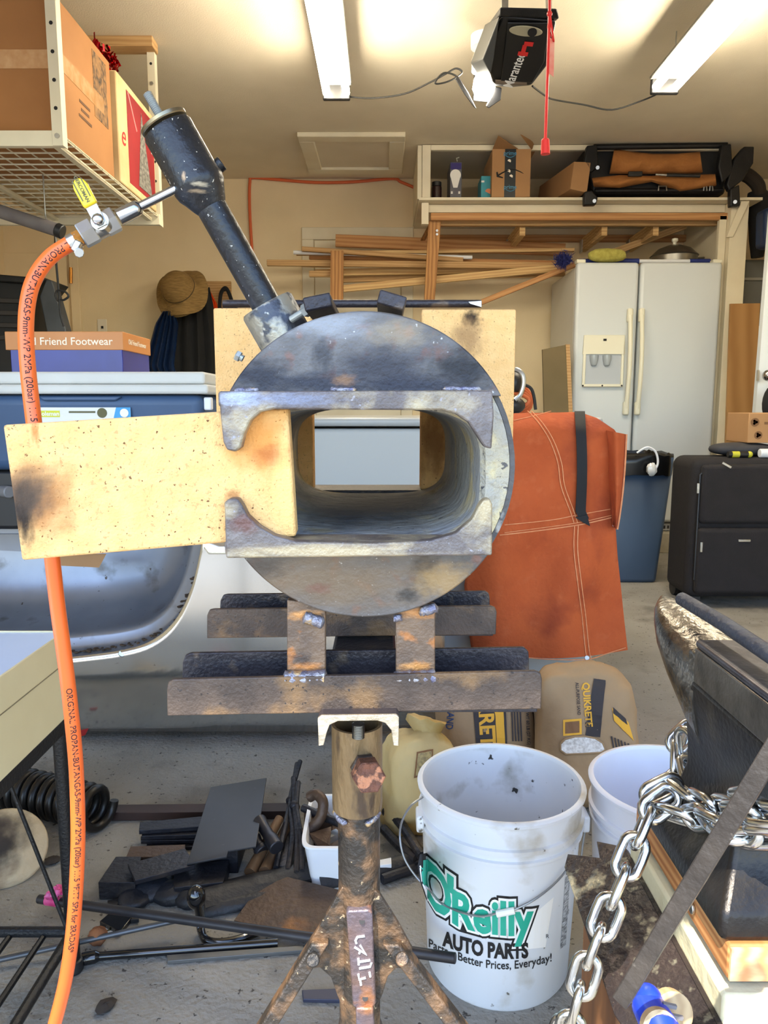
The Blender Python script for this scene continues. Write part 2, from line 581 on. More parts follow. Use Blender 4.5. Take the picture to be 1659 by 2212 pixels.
# three-winged light screwed in behind the opener
gl = T('winged_garage_light', 'black winged garage light with a glaring bulb beside the opener', 'ceiling light', P(1042, 190, 3.55))
LC = P(1045, 182, 3.55)
B().lathe(LC + V((0, 0, .0)), (0, 0, 1), [(.0, -.062), (.034, -.052), (.05, -.018), (.044, .02), (.03, .045)], 18).build('bulb', mat('glaring_bulb', (255, 255, 255), rough=.3, emit=(255, 246, 226), estr=BULB_POWER), gl)
B().lathe(LC, (0, 0, 1), [(.03, .045), (.055, .055), (.055, .1), (.04, .14), (.06, .15), (.06, .2)], 20).build('lamp_holder', M_whitepl, gl)
for pts in ([(990, 165), (1012, 200), (1030, 236), (1024, 232), (1004, 205), (984, 172)], [(1060, 186), (1084, 190), (1082, 216), (1056, 234), (1050, 230), (1062, 208)], [(1024, 160), (1062, 168), (1058, 222), (1022, 218)]):
    yy = 3.55 if len(pts) == 6 else 3.66
    B().prism(poly(pts, yy), (0, .02, 0.01)).build('wing', M_black, gl, bevel=.003)
cd = B().tube(smoothpath([P(740, 207, e1.y + .02), P(800, 212, 3.9), P(872, 203, 3.8), P(925, 180, 3.7), P(962, 160, 3.6), P(985, 148, 3.58), P(998, 158, 3.58), P(968, 176, 3.58), P(940, 180, 3.58), P(958, 158, 3.58), P(985, 164, 3.57), P(1000, 185, 3.57)]), .004, 6).build('electric_cable', M_cord)
tag(cd, 'black cord looping from the left shop light to the winged light', 'cord')
cd = B().tube(smoothpath([P(1150, 186, 3.4), P(1180, 208, 3.6), P(1200, 216, 3.8), P(1260, 226, 3.9), P(1322, 237, 3.9), P(1390, 216, 3.88), P(1428, 199, e2.y + .02)]), .004, 6).build('electric_cable', M_cord)
tag(cd, 'black cord drooping from the opener to the right shop light', 'cord')

# red emergency release
rr = T('release_cord', 'red emergency release cord with handle and tag hanging by the opener', 'pull cord', P(1178, 330, 2.3))
M_red = mat('red_plastic', (226, 46, 46), rough=.45)
B().tube([P(1187, -40, 2.3), P(1187, 30, 2.3), P(1178, 300, 2.3)], .0045, 8).build('cord', M_red, rr)
B().lathe(P(1178, 300, 2.3), P(1178, 328, 2.3) - P(1178, 300, 2.3), [(.009, 0), (.012, .004), (.013, .03), (.0135, .042)], 16).build('handle', M_red, rr)
B().ball(P(1187, 30, 2.3), .008, 10, 8).build('knot', M_red, rr)
B().tube([P(1188, 32, 2.3), P(1196, 90, 2.3), P(1184, 60, 2.3), P(1187, 32, 2.3)], .003, 6).build('tag_loop', M_red, rr)
B().prism(poly([(1182, 82), (1198, 84), (1196, 166), (1184, 156)], 2.31), (0, .0015, 0)).build('tag', mat('tag_red', (222, 92, 84), (250, 222, 200), 9, .35), rr)
# ================================================================ the gas forge
FC = V((-.0156, .60, .9512))      # centre of the front plate
FR, FB = .1212, .93               # radius, rear end
OC, OW, OH = V((-.0156, .60, .9453)), .0935, .0535
forge = T('gas_forge', 'round steel propane forge with pale refractory lining on the jack stand', 'forge', (FC.x, .74, .743))
def z_of(py, Y): return P(830, py, Y).z
def x_of(px, py, Y): return P(px, py, Y).x
Vw = lambda px, py, Y=.6: tuple(P(px, py, Y))
M_plate = mat('heat_marked_plate', (104, 100, 98), (82, 78, 76), 34, .46, .3, bump=.15, bscale=260, c3=(112, 84, 74), s3=60, t3=(.58, .70), c4=(176, 172, 168), s4=300, t4=(.70, .76), spots=[
    (Vw(560, 815), (.035, .2, .018), (26, 28, 40), .95), (Vw(830, 800), (.05, .2, .026), (36, 36, 46), .9), (Vw(1000, 800), (.036, .2, .024), (20, 20, 26), .97),
    (Vw(690, 830), (.05, .2, .013), (24, 28, 44), .9), (Vw(745, 822), (.012, .2, .006), (134, 98, 68), .75), (Vw(700, 770), (.012, .2, .02), (40, 40, 46), .8), (Vw(890, 835), (.06, .2, .012), (30, 32, 46), .9),
    (Vw(700, 700), (.05, .2, .014), (150, 152, 156), .6), (Vw(860, 720), (.03, .2, .014), (150, 132, 104), .5), (Vw(920, 1230), (.016, .2, .02), (44, 38, 34), .85), (Vw(700, 1260), (.12, .2, .03), (118, 96, 70), .75), (Vw(960, 1255), (.03, .2, .02), (156, 126, 82), .8), (Vw(880, 1285), (.012, .2, .008), (48, 44, 40), .8), (Vw(690, 1270), (.014, .2, .006), (110, 70, 56), .6), (Vw(560, 1225), (.03, .2, .012), (70, 60, 52), .8)])
M_lining = mat('refractory_lining', (178, 166, 138), (150, 148, 142), 30, .9, bump=.8, bscale=120, c3=(194, 178, 138), s3=48, t3=(.5, .62), c4=(92, 88, 84), s4=150, t4=(.66, .7))
M_lin_in = mat('fired_lining', (172, 166, 152), (140, 140, 140), 12, .9, bump=.6, bscale=70, c3=(190, 172, 130), s3=16, t3=(.56, .66), c4=(60, 58, 58), s4=130, t4=(.68, .72), spots=[((-.02, .8, .892), (.12, .2, .012), (66, 68, 72), .9), ((-.02, .86, .9), (.14, .12, .03), (64, 64, 66), .85)])  # dark spots paint the shade along the bottom of the bore
M_shell = mat('shell_paint', (62, 60, 60), (88, 84, 80), 22, .5, .3, bump=.2, bscale=120, c3=(150, 146, 138), s3=34, t3=(.60, .66))
M_rail = mat('rusty_mill_steel', (90, 75, 64), (68, 57, 50), 40, .5, .35, bump=.2, bscale=320, c3=(124, 96, 66), s3=22, t3=(.50, .62), c4=(54, 46, 42), s4=260, t4=(.66, .70))
M_raild = mat('dark_rail_steel', (58, 52, 54), (40, 37, 42), 30, .42, .4, bump=.2, bscale=260, c3=(92, 78, 66), s3=34, t3=(.58, .66))
M_leg = mat('forge_leg_steel', (124, 100, 78), (98, 80, 66), 40, .5, .3, bump=.25, bscale=260, c3=(168, 110, 62), s3=50, t3=(.58, .66), spots=[
    (Vw(660, 1335), (.018, .1, .006), (214, 150, 84), .9), (Vw(660, 1446), (.018, .1, .005), (196, 128, 66), .9), (Vw(898, 1446), (.018, .1, .005), (200, 140, 76), .9), (Vw(905, 1330), (.02, .1, .006), (196, 134, 74), .8), (Vw(650, 1430), (.012, .1, .008), (46, 40, 40), .7)])
M_guide = mat('guide_channel_steel', (118, 109, 104), (90, 82, 80), 44, .45, .35, bump=.25, bscale=260, c3=(168, 154, 126), s3=30, t3=(.48, .64), c4=(150, 146, 150), s4=200, t4=(.66, .72), spots=[
    (Vw(520, 860, .56), (.02, .1, .008), (170, 178, 196), .85), (Vw(620, 862, .56), (.05, .1, .006), (120, 126, 146), .7), (Vw(530, 1130, .56), (.014, .1, .01), (104, 70, 62), .85), (Vw(700, 1190, .56), (.09, .1, .008), (190, 170, 132), .8), (Vw(1040, 1090, .56), (.02, .1, .02), (188, 170, 132), .8)])  # bluish spots paint shine on the upper guide; tan tip spot paints light
M_brick = lambda n, sp: mat('firebrick_' + n, (236, 188, 124), (226, 176, 110), 60, .95, bump=.35, bscale=420, c3=(200, 156, 100), s3=260, t3=(.60, .68), c4=(116, 80, 46), s4=330, t4=(.665, .70), spots=sp)

def circ(r, c, n=72, y=None):
    return [V((c.x + r * math.cos(2 * math.pi * i / n), c.y if y is None else y, c.z + r * math.sin(2 * math.pi * i / n))) for i in range(n)]
def sup(n=72, y=.6, k=1.0, e=.55):
    out = []
    for i in range(n):
        t = 2 * math.pi * i / n
        c, s_ = math.cos(t), math.sin(t)
        out.append(V((OC.x + k * OW * math.copysign(abs(c) ** e, c), y, OC.z + k * OH * math.copysign(abs(s_) ** e, s_))))
    return out
def ring(b, o1, o2):
    n = len(o1)
    b.add(o1 + o2, [(i, (i + 1) % n, (i + 1) % n + n, i + n) for i in range(n)])
# outer shell tube
b = B()
ring(b, circ(FR, FC, y=.604), circ(FR, FC, y=FB))
ring(b, circ(FR, FC, y=FB), circ(FR - .004, FC, y=FB))
ring(b, circ(FR, FC, y=.604), circ(FR - .004, FC, y=.604))
ring(b, circ(FR - .004, FC, y=.604), circ(FR - .004, FC, y=FB))
b.build('shell', M_shell, forge, smooth=40)
# refractory face and bore
b = B()
n = 72
ang = lambda pts, c: pts
f0 = circ(FR - .0045, FC, y=.603)
s0, s1 = sup(y=.600, k=1.04), sup(y=.606)
ring(b, f0, s0)
ring(b, s0, s1)
b.build('lining_face', M_lining, forge, smooth=50)
b = B()
q = [sup(y=.606 + (FB - .606) * k / 6, k=1 - .004 * k) for k in range(7)]
for k in range(6):
    ring(b, q[k], q[k + 1])
ring(b, q[6], circ(FR - .005, FC, y=FB))
b.build('lining_bore', M_lin_in, forge, smooth=50)
# plate segments above and below the guides
def seg(z0, up, y=.598, th=.006, r=FR + .0012):
    a0 = math.asin(max(-1, min(1, (z0 - FC.z) / r)))
    if up: t = [a0 + (math.pi - 2 * a0) * i / 40 for i in range(41)]
    else: t = [math.pi - a0 + (math.pi + 2 * a0) * i / 40 for i in range(41)]
    return B().prism([V((FC.x + r * math.cos(a), y, FC.z + r * math.sin(a))) for a in t], (0, th, 0))
seg(z_of(856, .6), True).build('front_plate', M_plate, forge, bevel=.0012)
seg(z_of(1196, .6), False).build('front_plate', M_plate, forge, bevel=.0012)
# notched channel guides
up_px = [(472, 845), (1064, 843), (1067, 900), (1062, 970), (1047, 966), (1030, 940), (1012, 912), (985, 894), (955, 886), (700, 885), (590, 884), (562, 890), (541, 908), (528, 935), (520, 966), (508, 976), (490, 972), (482, 955), (476, 900)]
lo_px = [(484, 1085), (495, 1077), (513, 1077), (522, 1090), (535, 1115), (560, 1138), (592, 1157), (640, 1170), (800, 1174), (930, 1168), (985, 1152), (1020, 1122), (1035, 1092), (1046, 1079), (1058, 1077), (1064, 1090), (1063, 1200), (488, 1206)]
YG = .556
g = B().prism(poly(up_px, YG), (0, .012, 0))
g.bb(x_of(478, 850, .58), x_of(1040, 850, .58), YG + .0121, .5979, z_of(878, YG), z_of(846, YG))
g.build('brick_guide', M_guide, forge, bevel=.0014, label='upper guide cut from steel channel')
g = B().prism(poly(lo_px, YG), (0, .012, 0))
g.bb(x_of(492, 1190, .58), x_of(1040, 1190, .58), YG + .0121, .5979, z_of(1204, YG), z_of(1174, YG))
g.build('brick_guide', M_guide, forge, bevel=.0014, label='lower guide cut from steel channel')
# weld along the upper guide
def bead(a, c, r, par, nm='weld_bead', n=14, fl=.7):
    pts = [V(a).lerp(V(c), i / n) + V((0, R.uniform(-.0003, .0003), R.uniform(-.0004, .0004))) for i in range(n + 1)]
    B().tube(pts, [r * (.35 if i in (0, n) else R.uniform(.9, 1.08)) for i in range(n + 1)], 12).build(nm, M_weld, par, smooth=60)
bead(P(712, 842, .597), P(770, 842, .597), .0022, forge)
bead(P(955, 840, .597), P(1040, 841, .597), .0022, forge)
bead(P(505, 843, .597), P(560, 843, .597), .002, forge)
# legs
for (xa, xb, top) in ((620, 703, 1296), (855, 940, 1296)):
    B().prism(poly([(xa, top), (xb, top + 10), (xb, 1466), (xa, 1468)], .606), (0, .009, 0)).build('leg', M_leg, forge, bevel=.001)
    X0, X1 = x_of(xa, 1400, .606), x_of(xb, 1400, .606)
    B().bb(X0, X1, .79, .80, .776, .862).build('leg', M_leg, forge, bevel=.001)
    bead(P(xa - 8, 1466, .601), P(xb + 4, 1462, .601), .0062, forge, n=18)
bead(P(655, 1332, .602), P(700, 1346, .602), .0052, forge)
bead(P(850, 1336, .602), P(868, 1334, .602), .003, forge)
bead(P(905, 1322, .602), P(945, 1312, .602), .0042, forge)
# rails: two lengths of channel lying on their backs
def rail(fpx, Yf, bpx, Yb, label):
    fr_ = B().prism(poly(fpx, Yf), (0, .005, 0))
    o = fr_.build('rail', M_rail, forge, bevel=.001, label=label)
    B().prism(poly(bpx, Yb), (0, .005, 0)).build('rail_rear_flange', M_raild, o, bevel=.001)
    zb = min(P(x, y, Yf).z for x, y in fpx)
    xa, xb = P(*fpx[0], Yf).x, P(*fpx[-1], Yf).x
    B().bb(xa + .002, xb - .002, Yf + .0051, Yb + .0045, zb + .001, zb + .007).build('rail_web', M_raild, o, bevel=.001)
rail([(361, 1547), (360, 1490), (363, 1474), (374, 1468), (1156, 1450), (1168, 1455), (1171, 1468), (1169, 1532)], .595, [(393, 1500), (394, 1432), (400, 1416), (412, 1411), (1132, 1399), (1142, 1408), (1143, 1424), (1143, 1495)], .645, 'front rail of rusty steel channel')
rail([(447, 1379), (447, 1330), (452, 1318), (462, 1316), (1060, 1309), (1070, 1313), (1073, 1322), (1071, 1371)], .78, [(473, 1345), (476, 1298), (482, 1286), (492, 1284), (1048, 1277), (1056, 1282), (1058, 1292), (1058, 1340)], .83, 'rear rail of rusty steel channel')
# inverted channel that bolts to the jack stand
M_cut = mat('fresh_cut_steel', (214, 204, 184), (180, 168, 146), 60, .3, .8, bump=.3, bscale=120)
cut = [(688, 1612), (686, 1552), (694, 1546), (856, 1544), (862, 1550), (861, 1612), (850, 1611), (845, 1578), (832, 1562), (815, 1557), (730, 1558), (712, 1566), (706, 1582), (699, 1610)]
sc_ = B().prism(poly(cut, .578), (0, .003, 0)).build('cut_face', M_cut, forge, bevel=.0006, label='bright saw-cut end of the mounting channel')
B().prism(poly(cut, .581), (0, .27, 0)).build('mounting_channel', M_raild, forge, bevel=.0008)
thr = B()
for i in range(9):
    c0 = P(774, 1562 + i * 3.6, .62)
    thr.lathe(c0, (0, 0, -1), [(.0045, 0), (.0056, .0007), (.0045, .0014)], 14)
thr.build('threaded_stud', M_zinc, forge)
# rear brick shelf, lid bar and its blocks
B().bb(-.225, .145, .932, 1.0, .888, .8965).build('brick_shelf', M_raild, forge, bevel=.001)
B().bb(-.06, .04, .84, .93, .80, .888).build('shelf_bracket', M_raild, forge, bevel=.002)
a, c = P(481, 656, .965), P(1040, 656, .965)
B().cyl(a, c, .0045, n=4).cyl(a, c, .0048, n=16).build('lid_bar', M_raild, forge, bevel=.001)
B().prism(poly([(1012, 652), (1040, 650), (1040, 663), (1016, 656)], .958), (0, .002, 0)).build('ground_tip', M_zinc, forge)
for (px, py, tilt) in ((690, 664, -.2), (846, 660, .28)):
    c0 = P(px, py, .68)
    Mr = Matrix.Rotation(tilt, 3, 'Y')
    B().box(c0 + V((0, .13, .002)), (.024, .30, .012), Mr).build('top_block', M_raild, forge, bevel=.0015)
# burner port collar with clamp bolts
BA, BT = P(592, 688, .735), P(352, 262, .715)
BD = (BT - BA).normalized()
M_collar = mat('worn_collar', (70, 72, 78), (52, 54, 60), 16, .38, .5, c3=(152, 146, 130), s3=30, t3=(.50, .56), bump=.2, bscale=120, c4=(178, 174, 160), s4=110, t4=(.62, .68))
B().lathe(BA, BD, [(.023, -.035), (.0262, -.034), (.0262, .012), (.0245, .0145), (.017, .0145), (.017, 0)], 36).build('burner_port', M_collar, forge, smooth=40)
def hexbolt(a, d, r, h, sr, sl, par, m, nm='clamp_bolt'):
    d = V(d).normalized()
    b = B().cyl(V(a), V(a) + d * sl, sr, n=14).loft_axis(V(a) + d * sl, d, [(r * .97, 0), (r, .0006), (r, h - .0008), (r * .9, h)], 6)
    return b.build(nm, m, par, smooth=25)
hexbolt(P(630, 690, .71), P(665, 668, .70) - P(630, 690, .71), .0062, .006, .0035, .016, forge, M_bolt)
hexbolt(P(525, 775, .68), P(512, 768, .68) - P(525, 775, .68), .005, .004, .003, .003, forge, M_bolt)

# ================================================================ fire bricks
def brick(name_, quad, th, spots_px, label, Yb):
    c = sum((V(q_) for q_ in quad), V((0, 0, 0))) / 4
    nrm = (quad[1] - quad[0]).cross(quad[3] - quad[0]).normalized()
    if nrm.y < 0: nrm = -nrm
    sp = [(tuple(P(x, y, Y) - c), r, cc, s_) for (x, y, Y, r, cc, s_) in spots_px]
    b = B().prism([p - c for p in quad], nrm * th)
    o = b.build('fire_brick', M_brick(name_, sp), keep=True, bevel=.0022)
    o.location = c
    tag(o, label, 'fire brick', 'fire bricks around the forge')
    return o
q = [P(5, 918, .560), P(622, 880, .5705), P(640, 1159, .5705), P(46, 1211, .560)]
brick('front', q, .0245, [(75, 1080, .56, (.042, .1, .036), (168, 110, 60), .9), (60, 1060, .56, (.028, .1, .022), (120, 92, 66), .9), (48, 1115, .56, (.012, .1, .03), (22, 18, 16), .97), (58, 1080, .56, (.017, .1, .02), (74, 60, 48), .85), (560, 955, .57, (.028, .1, .035), (214, 138, 62), .85), (590, 985, .57, (.02, .1, .012), (170, 90, 40), .7),
                      (505, 1070, .57, (.008, .1, .006), (170, 110, 60), .8), (75, 935, .56, (.004, .1, .012), (196, 120, 60), .8), (615, 1060, .57, (.012, .1, .05), (244, 196, 120), .7)], 'pale speckled fire brick slid sideways across the forge mouth', .565)
zt, zb = z_of(668, .95), .8966
xl0, xl1 = x_of(467, 800, .945), x_of(677, 980, .945)
xr0, xr1 = x_of(908, 980, .945), x_of(1110, 800, .945)
def rect(x0, x1, z0, z1, y): return [V((x0, y, z1)), V((x1, y, z1)), V((x1, y, z0)), V((x0, y, z0))]
brick('rear_left', rect(xl0, xl1, zb, zt, .938), .03, [], 'peach fire brick standing behind the forge on the burner side', .94)
brick('rear_right', rect(xr0, xr1, zb, zt - .0015, .938), .03, [(1018, 688, .94, (.014, .1, .014), (16, 14, 14), .97), (1010, 730, .94, (.026, .1, .03), (150, 112, 72), .75), (940, 960, .94, (.03, .1, .06), (120, 76, 44), .8)], 'peach fire brick with black soot spot behind the forge', .94)

# ================================================================ the burner
bu = T('propane_burner', 'black venturi burner pipe angled out of the forge with yellow valve handle', 'burner', BA)
M_pipe = mat('black_pipe', (34, 34, 36), (25, 25, 27), 16, .34, .2, bump=.12, bscale=160, c4=(190, 186, 178), s4=260, t4=(.69, .72), c3=(56, 58, 64), s3=20)
M_bell = mat('black_bell', (38, 38, 40), (28, 28, 30), 12, .36, .2, bump=.15, bscale=140, c4=(206, 196, 178), s4=240, t4=(.68, .71), spots=[(tuple(P(432, 398, .70)), (.009, .03, .0025), (196, 180, 150), .7), (tuple(P(426, 412, .70)), (.010, .03, .002), (176, 150, 116), .6), (tuple(P(398, 382, .70)), (.0025, .02, .005), (196, 160, 120), .7)])
LB = (BT - BA).length
AX = lambda t: BA + BD * (LB * t)
B().lathe(BA, BD, [(.0142, -.02), (.0142, LB * .60)], 28).build('mixing_tube', M_pipe, bu)
B().lathe(BA, BD, [(.0143, LB * .575), (.0160, LB * .59), (.0205, LB * .64), (.0232, LB * .665), (.0243, LB * .69), (.0243, LB * .705), (.0234, LB * .715), (.0232, LB * .955), (.0222, LB * .965), (.018, LB * .965), (.0175, LB * .8)], 32).build('air_bell', M_bell, bu, smooth=45)
ck = B().lathe(AX(.985), BD, [(.006, 0), (.0215, -.001), (.0222, 0), (.0222, .0028), (.021, .0034), (.006, .0034)], 32).build('choke_plate', mat('choke_nickel', (150, 138, 112), (112, 102, 84), 20, .3, .9), bu)
th = B()
for i in range(17):
    th.lathe(AX(.985) + BD * (.0034 + i * .0015), BD, [(.0034, 0), (.0042, .0007), (.0034, .0015)], 14)
th.build('threaded_rod', mat('galvanised', (188, 190, 186), (170, 172, 168), 30, .4, .6), bu)
sd = P(480, 352, .73)
B().cyl(P(440, 385, .73), sd, .0066, n=18).build('idle_stub', M_pipe, bu, bevel=.0008)
hexbolt(P(452, 392, .725), P(474, 378, .725) - P(452, 392, .725), .005, .004, .004, .001, bu, M_pipe, 'side_screw')
# gas line
g0, g1, g2, g3, g4, g5, g6 = P(388, 404, .712), P(303, 446, .702), P(299, 448, .702), P(256, 470, .697), P(238, 480, .695), P(192, 503, .69), P(172, 514, .688)
B().cyl(g0, g1, .0040, n=20).build('gas_tube', M_chrome, bu)
B().loft([(g1, .0042), (g2, .0066), (P(292, 452, .70), .0068), (g3, .0072)], 20).build('gas_tube_sleeve', M_chrome, bu)
GD = (g6 - g3).normalized()
vb = B().loft_axis(g3 + GD * .002, GD, [(.0105, 0), (.0112, .001), (.0112, .0115), (.0105, .0125)], 6).build('valve_nut', M_zinc, bu, smooth=20)
B().loft([(g3 + GD * .0146, .0086), (g4 + GD * .004, .0095), (g4 + GD * .016, .0095), (g5 - GD * .006, .0086)], 20).build('ball_valve', M_zinc, bu, smooth=40)
B().loft_axis(g5 - GD * .006, GD, [(.0105, 0), (.0112, .001), (.0112, .0125), (.0105, .0135)], 6).build('valve_nut', M_zinc, bu, smooth=20)
B().loft_axis(g6 - GD * .002, GD, [(.0068, 0), (.0072, .0008), (.0072, .006), (.0066, .0066)], 6).build('hose_barb', M_brass, bu, smooth=20)
vc = P(216, 478, .676)
vd = V((0, -1, .12)).normalized()
B().cyl(vc - vd * .012, vc, .0062, n=20).build('valve_stem', M_zinc, bu)
B().loft_axis(vc, vd, [(.0050, -.0005), (.0076, 0), (.0078, .0008), (.0050, .0014)], 28).build('washer', M_zinc, bu)
B().loft_axis(vc + vd * .003, vd, [(.0048, 0), (.0052, .0006), (.005, .0034), (.0035, .005), (.001, .0056)], 8).build('cap_nut', M_chrome, bu, smooth=50)
Hd = (P(170, 392, .676) - vc)
hl = Hd.length
hu = Hd.normalized()
hs = hu.cross(vd).normalized()
pl = lambda t, w, k=0: vc + hu * t + hs * w + vd * (.0016 + k)
arm = B().prism([pl(-.006, -.005), pl(-.006, .005), pl(.02, .0052), pl(.03, .0048), pl(.03, -.0048), pl(.02, -.0052)], vd * .0014).build('lever_arm', M_zinc, bu, bevel=.0004)
gp = B()
prof = [(.013, .0058), (.0155, .0062), (.03, .0064), (hl - .006, .0062), (hl - .002, .005), (hl, .002)]
gp.prism([pl(t, w, -.0012) for t, w in prof] + [pl(t, -w, -.0012) for t, w in reversed(prof)], vd * .0052)
M_yel = mat('yellow_vinyl', (240, 208, 38), (230, 196, 30), 20, .4)
hd = gp.build('lever_grip', M_yel, bu, bevel=.0014, seg=3)
tm = TM(pl(.026, 0, .0042), -hu, hs)
text('GERCOMAN', .0042, mat('grey_ink', (96, 92, 60), rough=.7), hd, TM(pl(.027, .0, .0043), hu * -1, hs), bold=.02, depth=.0003)
print_line(.016, .0009, MATS['grey_ink'], hd, TM(pl(.027, .0038, .0043), hu * -1, hs))
print_line(.018, .0009, MATS['grey_ink'], hd, TM(pl(.027, -.0038, .0043), hu * -1, hs))

# ================================================================ orange gas hose
hp = [(163, 520, .688), (140, 533, .686), (112, 552, .682), (86, 582, .676), (68, 618, .67), (59, 660, .665), (56, 705, .66), (57, 750, .656), (61, 805, .652), (67, 860, .648), (73, 910, .645), (84, 1000, .642), (98, 1100, .64), (112, 1200, .642), (122, 1290, .645), (134, 1380, .648), (146, 1470, .65), (156, 1560, .652), (164, 1650, .654), (168, 1750, .656), (168, 1840, .658), (163, 1940, .66), (155, 2030, .662), (141, 2120, .664), (120, 2205, .666), (92, 2300, .668)]
hpts = smoothpath([P(*q_) for q_ in hp], 8)
HR = .0066
M_hose = mat('orange_hose', (240, 106, 40), (230, 96, 34), 8, .38, coat=.15)
hose = T('gas_hose', 'bright orange gas hose curving down behind the fire brick', 'hose', hpts[-1])
B().tube(hpts, HR, 18).build('hose', M_hose, hose, smooth=60)
def hose_text(s, start, size):
    acc = [0]
    for i in range(1, len(hpts)):
        acc.append(acc[-1] + (hpts[i] - hpts[i - 1]).length)
    d0 = min(range(len(hpts)), key=lambda i: (hpts[i] - start).length)
    def warp(co):
        sl = acc[d0] + co.x
        i = 0
        while i < len(acc) - 2 and acc[i + 1] < sl:
            i += 1
        k = (sl - acc[i]) / max(1e-9, acc[i + 1] - acc[i])
        c = hpts[i].lerp(hpts[i + 1], k)
        tn = (hpts[i + 1] - hpts[i]).normalized()
        view = (V((0, 0, EYE)) - c).normalized()
        nn = (view - tn * view.dot(tn)).normalized()
        side = nn.cross(tn)          # letter tops
        a = co.y / HR
        return c + (nn * math.cos(a) + side * math.sin(a)) * (HR + .0001 + co.z)
    text(s, size, M_ink, hose, None, depth=.0003, warp=warp, align='LEFT', cut=.004)
HTXT = 'PROPAN-BUTANGAS-9mm-WP 2MPa (20bar) 1.15 *FITT SPA for BRADAS*'
L1 = (P(73, 905, .645) - P(150, 530, .686)).length
hose_text('ORIGINAL ' + HTXT, P(148, 1487, .65), .0074)
hose_text('L PROPAN-BUTANGAS-9mm-WP 2MPa (20bar) 1.15 *FITT SPA for', P(148, 527, .686), .0078)
cl = B().lathe(P(160, 522, .688), hpts[3] - hpts[0], [(.0068, -.004), (.0074, -.004), (.0074, .0045), (.0068, .0045)], 24).build('hose_clamp', M_zinc, hose)
B().box(P(166, 532, .681), (.006, .006, .010), Matrix.Rotation(.5, 3, 'Y')).build('clamp_housing', M_zinc, cl, bevel=.0012)
B().cyl(P(171, 545, .682), P(171, 546, .672), .0042, n=8).build('clamp_screw', M_zinc, cl, bevel=.0005)

# ================================================================ jack stand
JY = .69
jt = P(771, 1562, JY)
js = T('jack_stand', 'rusty black steel jack stand holding up the forge', 'jack stand', (jt.x, JY, 0))
M_js = mat('chipped_black_paint', (42, 39, 36), (62, 54, 46), 34, .45, .35, bump=.35, bscale=200, c3=(112, 86, 62), s3=40, t3=(.46, .62), c4=(170, 150, 120), s4=150, t4=(.68, .72))
M_jsb = mat('brown_sleeve', (150, 122, 84), (112, 90, 62), 26, .42, .4, bump=.25, bscale=200, c3=(78, 62, 48), s3=40, t3=(.56, .66), stretch=(1, 1, .4))
zw = z_of(1742, JY)
B().lathe((jt.x, JY, 0), (0, 0, 1), [(.020, zw - .002), (.0243, zw), (.0246, zw + .004), (.0246, jt.z), (.0215, jt.z), (.0215, jt.z - .03)], 32).build('sleeve', M_jsb, js, smooth=40)
B().lathe((jt.x + .0015, JY, 0), (0, 0, 1), [(.0208, .17), (.0208, zw + .001)], 32).build('column', M_js, js)
for a0, a1 in ((-2.9, -2.0), (-1.2, -.3)):
    pts = [V((jt.x + .0226 * math.cos(t), JY + .0226 * math.sin(t), zw - .003 + .004 * math.cos((t + 1.57) * 1.6) * -1 + R.uniform(-.0006, .0006))) for t in [a0 + (a1 - a0) * i / 12 for i in range(13)]]
    B().tube(pts, [.0012] + [R.uniform(.0026, .0034) for _ in range(11)] + [.0012], 8).build('weld_bead', M_weld, js, smooth=60)
# lock nut and bolt
ba = P(787, 1655, .668)
bd = (P(812, 1712, .585) - ba).normalized()
nut = B().loft_axis(ba, bd, [(.0125, -.008), (.0135, -.007), (.0135, .006), (.0122, .0075)], 6).build('lock_nut', mat('dark_nut', (92, 78, 70), (64, 56, 52), 30, .4, .6, c3=(140, 136, 128), s3=40), js, smooth=20)
B().cyl(ba, ba + bd * .022, .008, n=16).loft_axis(ba + bd * .02, bd, [(.0142, 0), (.0150, .001), (.0150, .020), (.0138, .0212), (.0133, .0208), (.001, .0205)], 6).build('clamp_bolt', mat('rusty_bolt', (128, 80, 58), (84, 58, 48), 90, .7, .3, bump=.6, bscale=220, c3=(190, 128, 92), s3=90), js, smooth=20)
# gussets and legs
gz = lambda py: z_of(py, JY - .01)
def gus(px, Y0):
    B().prism(poly(px, Y0), (0, .006, 0)).build('gusset', M_js, js, bevel=.001)
gus([(752, 1912), (738, 1918), (700, 1985), (655, 2058), (650, 2080), (662, 2096), (690, 2090), (715, 2112), (728, 2150), (745, 2190)], .676)
gus([(800, 1915), (820, 1932), (860, 1995), (890, 2050), (893, 2078), (880, 2094), (855, 2092), (838, 2110), (826, 2150), (808, 2190)], .676)
def leg(p0, p1, w, t):
    d = (p1 - p0).normalized()
    u, v_, _ = frame(d)
    B().prism([p0 + V((w, 0, 0)) - d * .02, p0 - V((w, 0, 0)) - d * .02, p1 - V((w, 0, 0)), p1 + V((w, 0, 0))], (0, t, 0)).build('leg', M_js, js, bevel=.002)
zf = .006
def to_floor(p, d):
    return p + d * ((zf - p.z) / d.z)
la, lb = P(668, 2078, .664), P(592, 2200, .655)
leg(la, to_floor(la, (lb - la).normalized()), .0085, .018)
la, lb = P(872, 2078, .664), P(966, 2200, .655)
leg(la, to_floor(la, (lb - la).normalized()), .0085, .018)
la = V((jt.x - .012, .70, .36))
leg(la, to_floor(la, V((-.10, .42, -.8)).normalized()), .0085, .018)
la = V((jt.x + .012, .70, .36))
leg(la, to_floor(la, V((.16, .40, -.8)).normalized()), .0085, .018)
for (px, py) in ((676, 2074), (869, 2072)):
    B().cyl(P(px, py, .674), P(px, py, .66), .0066, n=16).build('rivet', M_js, js, bevel=.0012)
